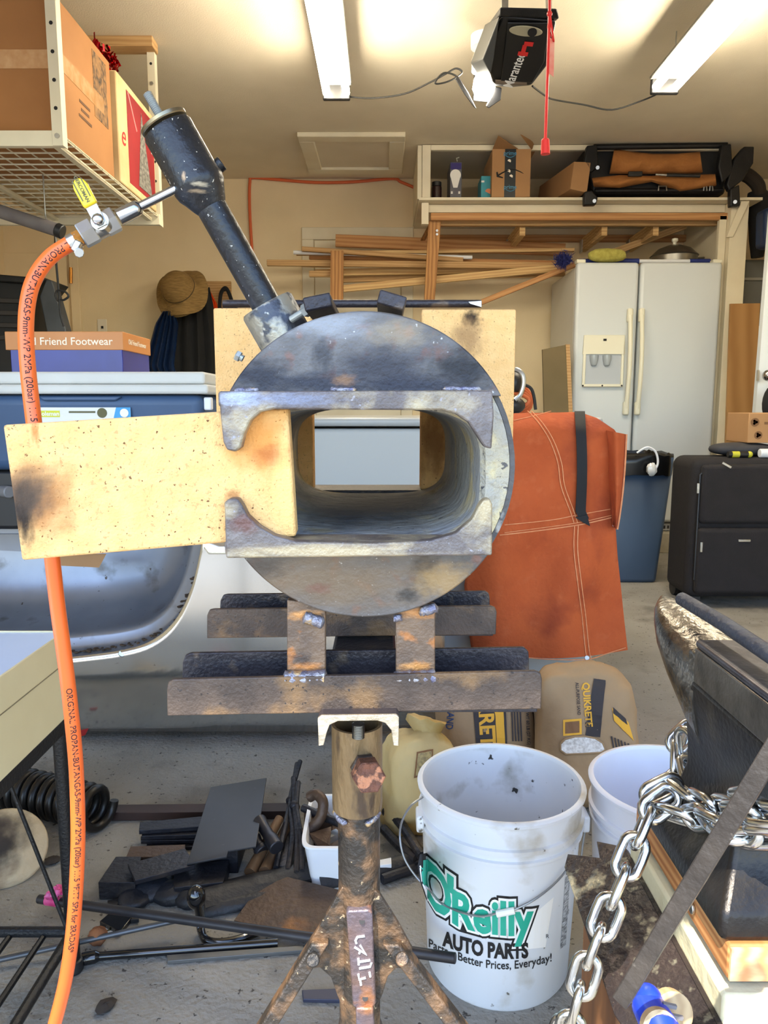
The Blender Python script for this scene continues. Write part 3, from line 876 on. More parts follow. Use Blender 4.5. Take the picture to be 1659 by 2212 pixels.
# ratchet strip with paint-marker writing
st = [(748, 1974), (752, 1968), (800, 1966), (804, 1972), (812, 2168), (808, 2176), (766, 2178), (762, 2172)]
rs = B().prism(poly(st, .664), (0, .012, 0)).build('ratchet_strip', mat('worn_blued_strip', (96, 92, 104), (118, 90, 74), 22, .4, .5, bump=.3, bscale=140, c3=(150, 104, 74), s3=26, t3=(.56, .64)), js, bevel=.0016)
for (px, py) in ((782, 1990), (789, 2156)):
    B().cyl(P(px, py, .6645), P(px, py, .6635), .0028, n=16).build('pin_hole', M_ink, rs)
B().prism(poly([(768, 2180), (806, 2178), (810, 2240), (770, 2240)], .660), (0, .012, 0)).build('ratchet_tab', MATS['worn_blued_strip'], js, bevel=.002)
M_mark = mat('white_paint_marker', (232, 234, 236), rough=.6)
def stroke(pp):
    B().tube([P(x, y, .6635) for x, y in pp], .0011, 8).build('marker_stroke', M_mark, rs)
for pp in ([(772, 2024), (768, 2032), (770, 2038)], [(772, 2024), (788, 2022)], [(766, 2046), (792, 2062), (778, 2042)], [(778, 2054), (776, 2060)], [(774, 2070), (775, 2084)], [(775, 2078), (800, 2074)], [(776, 2092), (800, 2088), (802, 2080)], [(774, 2104), (776, 2116), (790, 2112)], [(798, 2100), (800, 2110)], [(778, 2116), (780, 2128)]):
    stroke(pp)
# ================================================================ overhead rack, upper left
RZ, RY0, RY1, RX = 1.915, 2.70, 3.78, -1.083
M_rack = mat('cream_rack_steel', (226, 218, 192), (214, 206, 180), 6, .45)
rk = T('ceiling_storage_rack', 'cream steel storage rack with wire deck hung from the ceiling', 'storage rack', (-1.6, 3.2, RZ - .05))
B().bb(-2.75, RX, RY0 - .025, RY0, RZ - .045, RZ + .005).build('front_beam', M_rack, rk, bevel=.002)
B().bb(-2.75, RX, RY1, RY1 + .025, RZ - .045, RZ + .005).build('rear_beam', M_rack, rk, bevel=.002)
w = B()
for i in range(5):
    w.cyl((RX - .008, RY0, RZ - .002 - .008 * (i % 2)), (RX - .008 - .0001, RY1, RZ - .002 - .008 * (i % 2)), .0022, n=6) if i < 2 else None
for i in range(28):
    x = RX - .012 - i * .062
    w.cyl((x, RY0, RZ - .004), (x, RY1, RZ - .004), .0026, n=6)
for i in range(17):
    y = RY0 + .03 + i * (RY1 - RY0 - .05) / 16
    w.cyl((-2.75, y, RZ - .009), (RX, y, RZ - .009), .0032, n=6)
w.build('wire_deck', M_rack, rk)
for i in range(4):
    x = RX - .05 - i * .45
    B().bb(x - .012, x + .012, RY0, RY1, RZ - .028, RZ - .0125).build('deck_support', M_rack, rk, bevel=.001)
def rack_post(x, y, top):
    p = B().bb(x - .036, x, y - .004, y, RZ - .045, top).bb(x - .004, x, y, y + .035, RZ - .045, top).build('post', M_rack, rk, bevel=.001)
    for i in range(9):
        z = RZ - .015 + i * .088
        if z < top - .02:
            m = M_zinc if i in (0, 5, 6, 7) else M_ink
            B().cyl((x - .018, y - .0045, z), (x - .018, y - (.009 if m is M_zinc else .0052), z), .0085 if m is M_zinc else .0065, n=8).build('bolt' if m is M_zinc else 'punched_hole', m, p)
rack_post(RX + .004, RY0 - .026, 2.66)
rack_post(RX - .0, RY1 + .026, 2.655)
B().bb(-2.0, P(337, 90, 3.8).x + .0, 3.74, 3.83, 2.655, CZ).build('ceiling_cleat', M_lumber, rk, bevel=.003)
# boxes on the rack
zb = RZ + .006
bx = T('large_carton', 'large brown carton with shiny packing tape on the overhead rack', 'cardboard box', (-1.5, 3.0, zb))
bx0, bx1 = -2.1, RX - .022
B().bb(bx0, bx1, 2.74, 3.24, zb, 2.372).build('carton', M_cardd, bx, bevel=.006)
M_bprint0 = mat('faded_print', (96, 66, 40), rough=.8)
M_tape = mat('packing_tape', (190, 140, 90), (206, 164, 118), 30, .12, coat=.8, spec=.8)
B().bb(bx0 - .001, bx1 + .0012, 2.738, 3.15, 2.14, 2.20).build('tape', M_tape, bx)
hp_ = B()
hp_.bb(bx1, bx1 + .0012, 3.05, 3.19, 2.10, 2.34)
hp_.build('printed_panel', mat('black_mesh_print', (40, 38, 36), (150, 110, 66), 22, .8, dist=2.0), bx)
for k, wl in enumerate((.10, .075, .12)):
    print_line(wl, .010, M_bprint0, bx, TM((bx1 + .001, 2.95, 2.10 - k * .026), (0, 1, 0), (0, 0, 1)))
b2 = T('christmas_tree_carton', 'tall cream carton with red picture panel of a tree behind the large carton', 'cardboard box', (-1.4, 3.5, zb))
c0, c1 = -1.7, RX - .006
B().bb(c0, c1, 3.265, 3.76, zb, 2.355).build('carton', mat('cream_card', (214, 188, 142), (196, 166, 118), 7, .8), b2, bevel=.006)
pn = B().bb(c1, c1 + .0012, 3.38, 3.745, zb + .03, 2.325).build('picture_panel', mat('crimson_print', (150, 34, 40), (130, 28, 34), 6, .55), b2)
B().add([(c1 + .003, 3.57, 2.30), (c1 + .003, 3.50, zb + .05), (c1 + .003, 3.69, zb + .05), (c1 + .0016, 3.57, 2.30), (c1 + .0016, 3.50, zb + .05), (c1 + .0016, 3.69, zb + .05)], [(0, 1, 2), (3, 5, 4), (0, 3, 4, 1), (1, 4, 5, 2), (2, 5, 3, 0)]).build('tree_print', mat('tree_print', (150, 146, 136), (62, 58, 56), 70, .7), pn)
B().bb(c1, c1 + .002, 3.70, 3.735, 2.17, 2.26).build('barcode_label', M_inkw, pn)
print_line(.16, .012, mat('pale_pink_print', (206, 130, 126), rough=.7), pn, TM((c1 + .0016, 3.45, 2.26), (0, .5, -.6), (0, 1, .8)))
text('e', .12, MATS['red_ink'], b2, TM((c1 + .001, 3.32, 2.12), (0, 1, 0), (0, 0, 1)), shear=.2)
tn = T('tinsel_bow', 'shiny red tinsel bow lying on top of the cartons', 'tinsel', (-1.15, 3.25, 2.36))
tb = B()
for i in range(240):
    a, r_ = R.uniform(0, 6.28), R.uniform(.02, .075)
    c = V((-1.15 + .055 * math.cos(a) * R.random(), 3.30 + .11 * math.sin(a) * R.random(), 2.375 + .07 * R.random()))
    d = V((R.gauss(0, 1), R.gauss(0, 1), R.gauss(0, 1))).normalized() * .026
    e = d.cross(V((R.gauss(0, 1), R.gauss(0, 1), R.gauss(0, 1)))).normalized() * .005
    tb.add([c - e, c + e, c + d + e, c + d - e], [(0, 1, 2, 3)])
to = tb.build('tinsel_strands', mat('red_foil', (200, 16, 24), (120, 8, 14), 40, .15, .9), tn, smooth=0)
to['kind'] = 'stuff'

# ================================================================ things along the back wall, left
pb = B().cyl(P(-60, 437, 3.1), P(126, 498, 3.1), .026, n=20)
pbar = T('padded_bar', 'grey foam covered bar hanging on a chain below the rack', 'bar', P(60, 478, 3.1))
pb.build('foam_sleeve', mat('grey_foam', (112, 106, 104), (98, 92, 92), 14, .8), pbar)
B().cyl(P(122, 496, 3.1), P(136, 502, 3.1), .028, n=18).build('end_cap', M_black, pbar, bevel=.004)
B().tube([P(98, 464, 3.1), P(101, 478, 3.1), P(108, 490, 3.1), P(119, 500, 3.1), P(122, 525, 3.1)], .003, 6).build('hanging_chain', M_zinc, pbar)
B().cyl((P(98, 464, 3.1).x, 3.1, P(98, 464, 3.1).z), (P(98, 464, 3.1).x, 3.1, RZ - .012), .003, n=6).build('hook', M_zinc, pbar)
c_ = B().tube(smoothpath([P(119, 505, 3.15), P(121, 560, 3.16), P(126, 620, 3.18), P(128, 650, 3.18), P(120, 640, 3.18), P(124, 628, 3.18), P(140, 630, 3.18), P(148, 640, 3.18), P(138, 648, 3.18), P(129, 650, 3.18), P(131, 680, 3.18), P(138, 705, 3.18)]), .0045, 6).build('hanging_cord', M_cord, pbar, label='thin black cord with a tied loop')
eq = T('exercise_machine', 'black folding exercise machine with slanting grey strut behind the shoe box', 'exercise machine', (-2.2, 4.3, 0))
ey = 4.1
B().prism(poly([(-150, 585), (100, 600), (70, 640), (60, 800), (60, 1150), (-150, 1150)], ey), (0, .3, 0)).build('frame', mat('soot_black', (18, 18, 19), (28, 28, 29), 10, .6), eq, bevel=.01)
B().prism(poly([(100, 602), (112, 606), (142, 712), (142, 800), (118, 800), (85, 640)], ey - .02), (0, .08, 0)).build('strut', mat('strut_grey', (66, 70, 74), (52, 56, 60), 8, .5), eq, bevel=.006)
B().prism(poly([(-150, 580), (62, 598), (62, 612), (-150, 597)], ey - .05), (0, .1, 0)).build('top_rail', M_blackm, eq, bevel=.006)
for k in range(4):
    B().prism(poly([(-100, 640 + k * 28), (66, 646 + k * 26), (66, 656 + k * 26), (-100, 650 + k * 28)], ey - .02), (0, .02, 0)).build('cross_bar', mat('dark_rib', (44, 40, 38), rough=.5), eq, bevel=.003)
B().bb(P(-140, 1100, ey).x, P(60, 1100, ey).x, ey, ey + .5, 0, .1).build('foot', M_blackm, eq, bevel=.01)
# coat hook board and what hangs on it
hb = T('coat_hook_board', 'pine board with hooks screwed to the back wall', 'hook board', P(465, 640, 5.9))
B().bb(P(385, 640, 5.92).x, P(499, 640, 5.92).x, 5.925, 5.95, P(440, 690, 5.92).z, P(440, 607, 5.92).z).build('board', M_lumber, hb, bevel=.003)
for px in (420, 446, 486):
    B().tube([P(px, 628, 5.92), P(px, 628, 5.86), P(px, 622, 5.84)], .006, 8).build('hook', M_blackm, hb)
HC = P(389, 628, 5.62)
hat = T('straw_hat', 'woven straw sun hat hanging on the coat hooks', 'hat', HC)
M_straw = mat('woven_straw', (158, 126, 72), (126, 98, 54), 40, .85, bump=.8, bscale=70, stretch=(.5, 1, 4))
had = V((-.18, -.80, .42)).normalized()
b = B().loft_axis(HC, had, [(.205, -.035), (.20, -.02), (.165, -.005), (.13, .01), (.122, .03), (.115, .075), (.09, .115), (.05, .13), (.001, .132)], 40, cap=False)
for v in b.v:
    d = v - HC
    side = d - had * d.dot(had)
    if side.length > .14:
        v += had * .03 * math.sin(3 * math.atan2(side.z, side.x))
b.loft_axis(HC, had, [(.2, -.037), (.16, -.01), (.12, .0), (.11, .07), (.001, .12)], 40, cap=False)
b.build('hat_body', M_straw, hat, smooth=60)
B().loft_axis(HC, had, [(.124, .008), (.126, .012), (.124, .030), (.121, .030)], 40, cap=False).build('hat_band', mat('hat_band', (70, 56, 34), rough=.8), hat)
def hung(px, Y, nm, label, cat, m, depth=.12, fold=5):
    """a hanging garment or bag: outline in the wall plane, swelling towards the room"""
    left, right = px
    def fn(u, v):
        i = v * (len(left) - 1)
        k = min(int(i), len(left) - 2)
        t = i - k
        lx, ly = left[k][0] * (1 - t) + left[k + 1][0] * t, left[k][1] * (1 - t) + left[k + 1][1] * t
        rx, ry = right[k][0] * (1 - t) + right[k + 1][0] * t, right[k][1] * (1 - t) + right[k + 1][1] * t
        bul = math.sin(math.pi * u) ** .6 * depth * (.4 + .6 * v) + .02 * math.sin(u * fold * 6.28)
        return P(lx * (1 - u) + rx * u, ly * (1 - u) + ry * u, Y - bul)
    o = B().sheet(fn, 28, 18, (0, .012, 0)).build(nm, m, smooth=60)
    return tag(o, label, cat)
M_blackcloth = mat('black_cloth', (16, 16, 17), (24, 24, 26), 8, .9)
hung(([(395, 650), (358, 668), (345, 720), (340, 770), (345, 815)], [(452, 620), (462, 668), (472, 720), (478, 790), (470, 830)]), 5.78, 'black_coat', 'black coat hanging below the straw hat', 'coat', M_blackcloth)
hung(([(352, 672), (335, 700), (322, 750), (311, 790), (318, 803)], [(375, 672), (385, 700), (380, 750), (375, 790), (380, 806)]), 5.58, 'blue_bag', 'deep blue bag hanging beside the black coat', 'bag', mat('blue_nylon', (16, 44, 84), (10, 30, 60), 8, .5), .06)
hung(([(440, 625), (446, 650), (450, 690)], [(452, 625), (468, 655), (474, 692)]), 5.84, 'orange_vest', 'bright orange vest hanging behind the coat', 'vest', mat('hi_vis_orange', (240, 96, 20), rough=.7), .03)
sb_ = T('strap_bag', 'dark grey bag hanging by a black strap next to the orange vest', 'bag', P(490, 700, 5.84))
B().tube(smoothpath([P(474, 668, 5.84), P(477, 635, 5.84), P(486, 622, 5.83), P(494, 632, 5.84), P(504, 660, 5.84)]), .014, 8).build('strap', M_blackcloth, sb_)
B().prism(poly([(448, 690), (470, 665), (512, 660), (520, 760), (480, 770), (458, 720)], 5.86), (0, .06, 0)).build('bag_body', mat('denim_grey', (58, 70, 86), (40, 48, 60), 9, .8), sb_, bevel=.02)
oc = B().tube(smoothpath([P(549, 600, 5.93), P(543, 520, 5.93), P(539, 440, 5.93), P(540, 392, 5.93), P(546, 384, 5.93), P(600, 388, 5.93), P(680, 394, 5.93), P(760, 393, 5.93), P(847, 386, 5.93), P(866, 393, 5.93), P(897, 406, 5.93)]), .011, 8).build('extension_cord', mat('orange_cable', (206, 96, 50), rough=.6))
tag(oc, 'long orange extension cord tacked along the top of back wall', 'cord')

# ================================================================ upside-down truck bed, cooler and boxes on it
TY = 2.05
arch = [(-330, 1425), (0, 1425), (120, 1421), (200, 1413), (262, 1404), (318, 1388), (362, 1358), (392, 1318), (414, 1268), (428, 1215), (440, 1150)]
bed = T('truck_bed', 'silver pickup truck bed lying upside down with wheel arch facing up', 'truck bed', (-.6, 2.25, 0))
M_silver = mat('silver_car_paint', (214, 212, 206), (206, 204, 198), 4, .16, .92, coat=.3, c4=(150, 146, 140), s4=60, t4=(.72, .76))
M_well = mat('dull_silver_well', (150, 154, 162), (128, 132, 140), 5, .34, .6, c3=(96, 92, 88), s3=9, t3=(.60, .72), c4=(70, 62, 54), s4=50, t4=(.70, .74))
A3 = [P(x, y, TY) for x, y in smoothpath([(x, y, 0) for x, y in arch], 4) and [(q_.x, q_.y) for q_ in smoothpath([(x, y, 0) for x, y in arch], 4)]]
zbed = .635
xr = P(960, 1400, TY).x
cols = [(p.x, p.z) for p in A3] + [(A3[-1].x + .012, zbed)] + [(A3[-1].x + (xr - A3[-1].x) * k / 10, zbed) for k in range(1, 11)]
def prof(z):
    k = max(0, (.235 - z) / .2)
    return TY + .085 * k ** 1.15
b = B()
nr = 14
for (x, zt_) in cols:
    for j in range(nr + 1):
        z = .04 + (zt_ - .04) * j / nr
        b.v.append(V((x, prof(z), z)))
for i in range(len(cols) - 1):
    for j in range(nr):
        b.f.append((i * (nr + 1) + j, (i + 1) * (nr + 1) + j, (i + 1) * (nr + 1) + j + 1, i * (nr + 1) + j + 1))
o = b.build('outer_panel', M_silver, bed, smooth=60)
o.modifiers.new('thick', 'SOLIDIFY').thickness = .004
AC = V((-1.05, 0, .80))
def inset(p, d, y):
    v = V((AC.x - p.x, 0, AC.z - p.z))
    v = v.normalized() if p.x > -1.2 else V((0, 0, 1))
    return V((p.x + v.x * d, y, p.z + v.z * d))
st_ = [(0, TY), (.001, TY + .012), (.003, TY + .05), (.012, TY + .062), (.034, TY + .066), (.046, TY + .075), (.048, TY + .10), (.052, TY + .17), (.07, TY + .23), (.11, TY + .275), (.17, TY + .30), (.26, TY + .31)]
b = B()
n = len(A3)
for d, y in st_:
    for p in A3:
        q_ = inset(p, d, y)
        q_.z = min(q_.z, zbed - .012)
        b.v.append(q_)
for k in range(len(st_) - 1):
    for i in range(n - 1):
        b.f.append((k * n + i, k * n + i + 1, (k + 1) * n + i + 1, (k + 1) * n + i))
o = b.build('wheel_well', M_well, bed, smooth=60)
B().bb(-1.75, xr, TY + .31, TY + .42, .03, zbed).build('inner_wall', M_well, bed, bevel=.004)
B().bb(-1.75, A3[-1].x + .02, TY + .20, TY + .5, zbed - .02, zbed).bb(A3[-1].x + .02, xr, TY + .003, TY + .5, zbed - .012, zbed).build('bed_floor', M_well, bed, bevel=.003)
B().bb(-1.75, xr, TY + .20, TY + .42, .0, .04).build('bed_rail', M_blackm, bed)
dl_ = B()
for i in range(90):
    t = R.random()
    p = inset(A3[8 + int(t * 26)], .0045, TY + R.uniform(.015, .045))
    dl_.ball(p + V((R.uniform(-.01, .01), 0, 0)), (R.uniform(.003, .009), .006, R.uniform(.0015, .004)), 6, 4)
o = dl_.build('dried_mud', mat('dried_mud', (56, 44, 34), (84, 68, 50), 40, .95), bed)
o['kind'] = 'stuff'
B().cyl(P(264, 1411, TY), P(264, 1411, TY - .004), .011, n=16).build('body_screw', M_zinc, bed, bevel=.002)
B().prism(poly([(172, 1578), (191, 1574), (184, 1588), (172, 1592)], TY + .015), (0, .004, 0)).build('badge', mat('red_badge', (150, 30, 30), rough=.4), bed)
fl = B().prism([P(130, 1200, TY + .14), P(228, 1200, TY + .14), P(214, 1226, TY + .12), P(130, 1222, TY + .12)], (0, .008, .004)).build('cardboard_scrap', M_card)
tag(fl, 'scrap of brown cardboard resting in the wheel well', 'cardboard')
# black case and the cooler
CY = 2.14
cs = T('tool_case', 'black tool case underneath the blue cooler', 'tool case', (-1.05, CY + .2, zbed))
B().bb(-1.55, P(430, 1050, CY).x, CY + .07, CY + .33, zbed + .001, .815).build('case_body', M_black, cs, bevel=.012)
B().cyl((P(4, 1061, CY + .07).x, CY + .07, P(4, 1061, CY + .07).z), (P(4, 1061, CY).x, CY + .045, P(4, 1061, CY + .07).z), .018, n=18).build('latch', mat('grey_latch', (120, 120, 122), rough=.4), cs, bevel=.003)
zc0, zc1, zc2 = .816, P(400, 852, CY).z, P(400, 803, CY).z
xr_ = P(441, 900, CY).x
ck_ = T('cooler', 'large blue cooler with white lid standing on the truck bed', 'cooler', (-1.0, CY + .2, zc0))
M_blue = mat('slate_blue_plastic', (62, 88, 122), (56, 80, 112), 4, .5)
b = B()
for z, k in ((zc0, .03), (zc1, 0)):
    b.v += [V((-1.62, CY + k, z)), V((xr_ - k, CY + k, z)), V((xr_ - k, CY + .42 - k, z)), V((-1.62, CY + .42 - k, z))]
b.f += [(0, 1, 5, 4), (1, 2, 6, 5), (2, 3, 7, 6), (3, 0, 4, 7), (3, 2, 1, 0), (4, 5, 6, 7)]
b.build('cooler_body', M_blue, ck_, bevel=.03, seg=4)
M_lid = mat('weathered_white_lid', (206, 206, 200), (196, 196, 190), 5, .5, c4=(120, 118, 112), s4=40, t4=(.72, .75))
lid = B().bb(-1.64, xr_ + .016, CY - .012, CY + .44, zc1 + .001, zc1 + .028).bb(-1.63, xr_ + .006, CY - .004, CY + .43, zc1 + .0285, zc2).build('lid', M_lid, ck_, bevel=.008, seg=3)
B().prism([V((P(85, 850, CY).x, CY - .006, zc1 - .006)), V((P(262, 850, CY).x, CY - .006, zc1 - .006)), V((P(250, 868, CY).x, CY - .006, P(250, 866, CY).z)), V((P(95, 868, CY).x, CY - .006, P(95, 866, CY).z))], (0, .02, 0)).build('handle_recess', M_blue, ck_, bevel=.004)
B().bb(P(436, 870, CY).x, P(452, 870, CY).x, CY + .02, CY + .05, P(440, 886, CY).z, P(440, 858, CY).z).build('latch', M_whitepl, ck_, bevel=.004)
lx0, lx1, lz0, lz1 = P(70, 900, CY).x, P(283, 900, CY).x, P(200, 940, CY).z, P(200, 880, CY).z
YL = CY - .0012
lb = B().bb(lx0, lx1, YL, YL + .0012, lz0, lz1).build('printed_label', mat('label_white', (222, 222, 218), rough=.5), ck_)
B().bb(P(80, 900, CY).x, P(130, 900, CY).x, YL - .0008, YL, P(100, 901, CY).z, P(100, 887, CY).z).build('brand_patch', mat('label_yellow', (206, 206, 40), rough=.5), lb)
text('Coleman', .017, M_inkw, lb, FACE(V((P(105, 894, CY).x, YL - .0012, P(100, 894, CY).z))), bold=.02)
B().prism([V((P(252, 900, CY).x, YL - .0008, lz1)), V((lx1, YL - .0008, lz1)), V((lx1, YL - .0008, lz0)), V((P(236, 900, CY).x, YL - .0008, lz0))], (0, .0008, 0)).build('label_flash', mat('label_cyan', (56, 150, 206), rough=.5), lb)
print_line(.075, .005, MATS['grey_ink'], lb, FACE(V((P(178, 890, CY).x, YL - .0012, P(178, 890, CY).z))))
B().cyl((P(221, 892, CY).x, YL, P(221, 892, CY).z), (P(221, 892, CY).x, YL - .001, P(221, 892, CY).z), .014, n=24).build('wheel_picture', MATS['grey_ink'], lb)
B().lathe((P(269, 892, CY).x, YL - .001, P(269, 892, CY).z), (0, -1, 0), [(.009, 0), (.012, 0), (.012, .001), (.009, .001)], 24).build('round_mark', M_inkw, lb)
# shoe box
SY = 2.28
sh = T('shoe_box', 'shoe box with orange lid and blue base on the cooler lid', 'shoe box', (P(150, 800, SY).x, SY + .1, zc2))
sx0, sx1 = P(18, 780, SY).x, P(266, 780, SY).x
zl, zt2 = P(150, 756, SY).z, P(150, 716, SY).z
B().bb(sx0 + .006, sx1 - .002, SY + .003, SY + .26, zc2, zl + .002).build('box_base', mat('glossy_blue_card', (18, 30, 118), (28, 44, 140), 5, .3), sh, bevel=.002)
ol = B().bb(sx0 - .006, sx1 + .003, SY, SY + .263, zl, zt2).build('box_lid', mat('orange_brown_card', (196, 132, 76), (186, 122, 66), 6, .5), sh, bevel=.002)
text('Old Friend Footwear', .0315, mat('cream_ink', (240, 228, 206), rough=.6), ol, FACE(V((P(143, 737, SY).x, SY - .0006, P(143, 738, SY).z))), bold=.008, sx=1.02)
text('Old Friend Footwear', .022, MATS['cream_ink'], ol, TM((sx1 + .0036, SY + .13, (zl + zt2) / 2), (0, 1, 0), (0, 0, 1)), sx=.9)
# ================================================================ freezer, apron and things in front of the fridge
fz = T('chest_freezer', 'white chest freezer standing behind the forge under the apron', 'freezer', (.1, 2.85, 0))
fx0, fx1, fy = -.47, P(1278, 1480, 2.56).x, 2.56
zf_ = P(800, 921, 2.56).z
B().bb(fx0, fx1, fy, fy + .62, .03, zf_ - .008).build('cabinet', mat('freezer_grey_white', (162, 164, 162), rough=.35), fz, bevel=.012, seg=3)
B().bb(fx0 - .006, fx1 + .004, fy - .012, fy + .63, zf_, zf_ + .03).build('freezer_lid', MATS['freezer_grey_white'], fz, bevel=.014, seg=3)
for x in (fx0 + .06, fx1 - .06):
    for y in (fy + .06, fy + .56):
        B().cyl((x, y, 0), (x, y, .03), .02, n=12).build('foot', M_black, fz)
# leather apron
AL = [(1090, 893), (1068, 900), (1055, 930), (1050, 965), (1046, 1010), (1042, 1080), (1036, 1140), (1022, 1200), (1003, 1260), (1008, 1330), (1018, 1400)]
AR = [(1252, 890), (1290, 903), (1330, 930), (1338, 962), (1330, 1010), (1328, 1080), (1330, 1140), (1334, 1200), (1341, 1265), (1348, 1335), (1356, 1404)]
def apron_xy(u, v):
    i = v * (len(AL) - 1)
    k = min(int(i), len(AL) - 2)
    t = i - k
    lx, ly = AL[k][0] * (1 - t) + AL[k + 1][0] * t, AL[k][1] * (1 - t) + AL[k + 1][1] * t
    rx, ry = AR[k][0] * (1 - t) + AR[k + 1][0] * t, AR[k][1] * (1 - t) + AR[k + 1][1] * t
    return lx * (1 - u) + rx * u, ly * (1 - u) + ry * u + 20 * v * math.sin(math.pi * u)
def apron_y(px, py):
    t = max(0, (940 - py) / 50)
    f = .030 * math.sin((px - 1000) / 26.0 + py / 160.0) * min(1, max(0, (py - 900) / 300)) + .016 * math.sin((px + py) / 37.0)
    return 2.44 + .10 * t * t - .05 * math.sin(math.pi * min(1, max(0, (px - 1000) / 360))) + f * .6
def apron_fn(u, v):
    x, y = apron_xy(u, v)
    return P(x, y, apron_y(x, y))
M_leath = mat('rust_suede_leather', (184, 86, 38), (168, 74, 30), 7, .9, bump=.3, bscale=70, c3=(146, 60, 26), s3=6, t3=(.52, .7), c4=(188, 96, 52), s4=22, t4=(.58, .85))
ap = T('leather_apron', 'rust orange suede welding apron draped over the freezer', 'apron', P(1190, 1420, 2.44))
B().sheet(apron_fn, 44, 52, (0, .006, 0)).build('apron_body', M_leath, ap, smooth=70)
M_stitch = mat('pale_stitching', (222, 152, 104), (206, 128, 84), 60, .8)
def seam(pp, r=.0022, dx=0):
    pts = [(q_.x + dx, q_.y) for q_ in smoothpath([(x, y, 0) for x, y in pp], 8)]
    B().tube([P(x, y, apron_y(x, y) - .0025) for x, y in pts], r, 6).build('seam', M_stitch, ap)
s1 = [(1140, 888), (1165, 915), (1188, 952), (1205, 1000), (1212, 1050), (1232, 1105), (1240, 1130)]
seam(s1, .0018); seam(s1, .0018, 8)
s2 = [(1241, 1135), (1240, 1190), (1248, 1260), (1257, 1330), (1264, 1400), (1268, 1424)]
seam(s2, .0018); seam(s2, .0018, 8)
seam([(1090, 1134), (1150, 1128), (1200, 1122), (1250, 1112), (1318, 1100)], .0016)
seam([(1080, 1156), (1150, 1148), (1210, 1140), (1260, 1132), (1322, 1118)], .0022)
seam([(1090, 1151), (1150, 1143), (1210, 1135), (1260, 1127), (1322, 1113)], .0014)
seam([(1022, 1400), (1090, 1414), (1180, 1424), (1268, 1424), (1310, 1412), (1352, 1399)], .0016)
seam([(1110, 908), (1150, 899), (1190, 888)], .0014)
def strap_fn(u, v):
    x = 1242 + 22 * u + (10 * math.sin(v * 3) - 2) * .5
    y = 888 + 232 * v
    if v > .93:
        x += (v - .93) * 120
        y += u * 0
    return P(x, y, apron_y(x, y) - .012)
B().sheet(strap_fn, 4, 30, (0, -.003, 0)).build('strap', mat('black_webbing', (22, 22, 24), rough=.8), ap)
B().prism([P(1243, 1118, 2.38), P(1268, 1112, 2.38), P(1275, 1137, 2.38), P(1258, 1128, 2.38)], (0, .004, 0)).build('strap_tip', MATS['black_webbing'], ap)
def cuff(u, v):
    y = 930 + 205 * v
    xl, xr2 = 1312 + 16 * v, 1352 + 8 * math.sin(v * 2.2) - 26 * v
    x = xl * (1 - u) + xr2 * u
    return P(x, y + 8 * u, 2.40 - .05 * math.sin(math.pi * u) * (1 - .5 * v))
B().sheet(cuff, 10, 16, (0, .03, 0)).build('folded_flap', M_leath, ap, smooth=70)
B().tube([cuff(1, k / 16) + V((0, -.006, 0)) for k in range(17)], .003, 6).build('seam', M_stitch, ap)
for (x, y) in ((1268, 1421), (1328, 1134)):
    B().cyl(P(x, y, apron_y(x, y) - .002), P(x, y, apron_y(x, y) - .009), .008, n=14).build('rivet', M_zinc, ap, bevel=.001)
# coiled orange cord with a metal hanger on the freezer
ch = T('cord_coil', 'coil of orange cord and a black tool handle lying on the freezer', 'cord', (P(1120, 880, 2.8).x, 2.8, zf_ + .03))
for k in range(4):
    pts = [P(1085 + 58 * math.sin(t) + 2 * k, 866 - (18 + k * 8) * math.cos(t), 2.78 + .03 * k) for t in [i * math.pi / 10 - .3 for i in range(14)]]
    B().tube(pts, .007, 8).build('cord_loop', mat('orange_cable_dark', (196, 92, 40), rough=.6), ch)
B().tube(smoothpath([P(1088, 803, 2.74), P(1112, 798, 2.74), P(1128, 808, 2.74), P(1131, 828, 2.74), P(1124, 852, 2.74), P(1112, 864, 2.74)]), .009, 10).build('metal_bail', M_zinc, ch)
B().ball(P(1104, 828, 2.8), (.05, .04, .045), 14, 10).build('motor_housing', M_black, ch)
B().ball(P(1100, 876, 2.78), (.06, .05, .035), 14, 10).build('grip', M_black, ch)
B().tube(smoothpath([P(1130, 830, 2.8), P(1146, 838, 2.8), P(1153, 855, 2.8), P(1157, 885, 2.8)]), .006, 8).build('power_lead', M_cord, ch)
# board leaning beside the fridge
lb_ = T('leaning_board', 'thin brown hardboard panel leaning against the side of the fridge', 'board', F(1190, 1195))
q = [P(1172, 755, 5.02), P(1226, 744, 5.02), F(1203, 1168, .0), F(1148, 1168, .0)]
q[2].y = q[3].y = 4.98
q[2].z = q[3].z = .002
B().prism(q, (0, .025, 0)).build('panel', mat('hardboard', (112, 96, 66), (102, 88, 58), 5, .8), lb_)
B().prism([q[1] + V((-.012, -.003, 0)), q[1] + V((.014, -.003, 0)), q[2] + V((.014, -.003, 0)), q[2] + V((-.012, -.003, 0))], (0, .03, 0)).build('edge_strip', M_lumber, lb_)

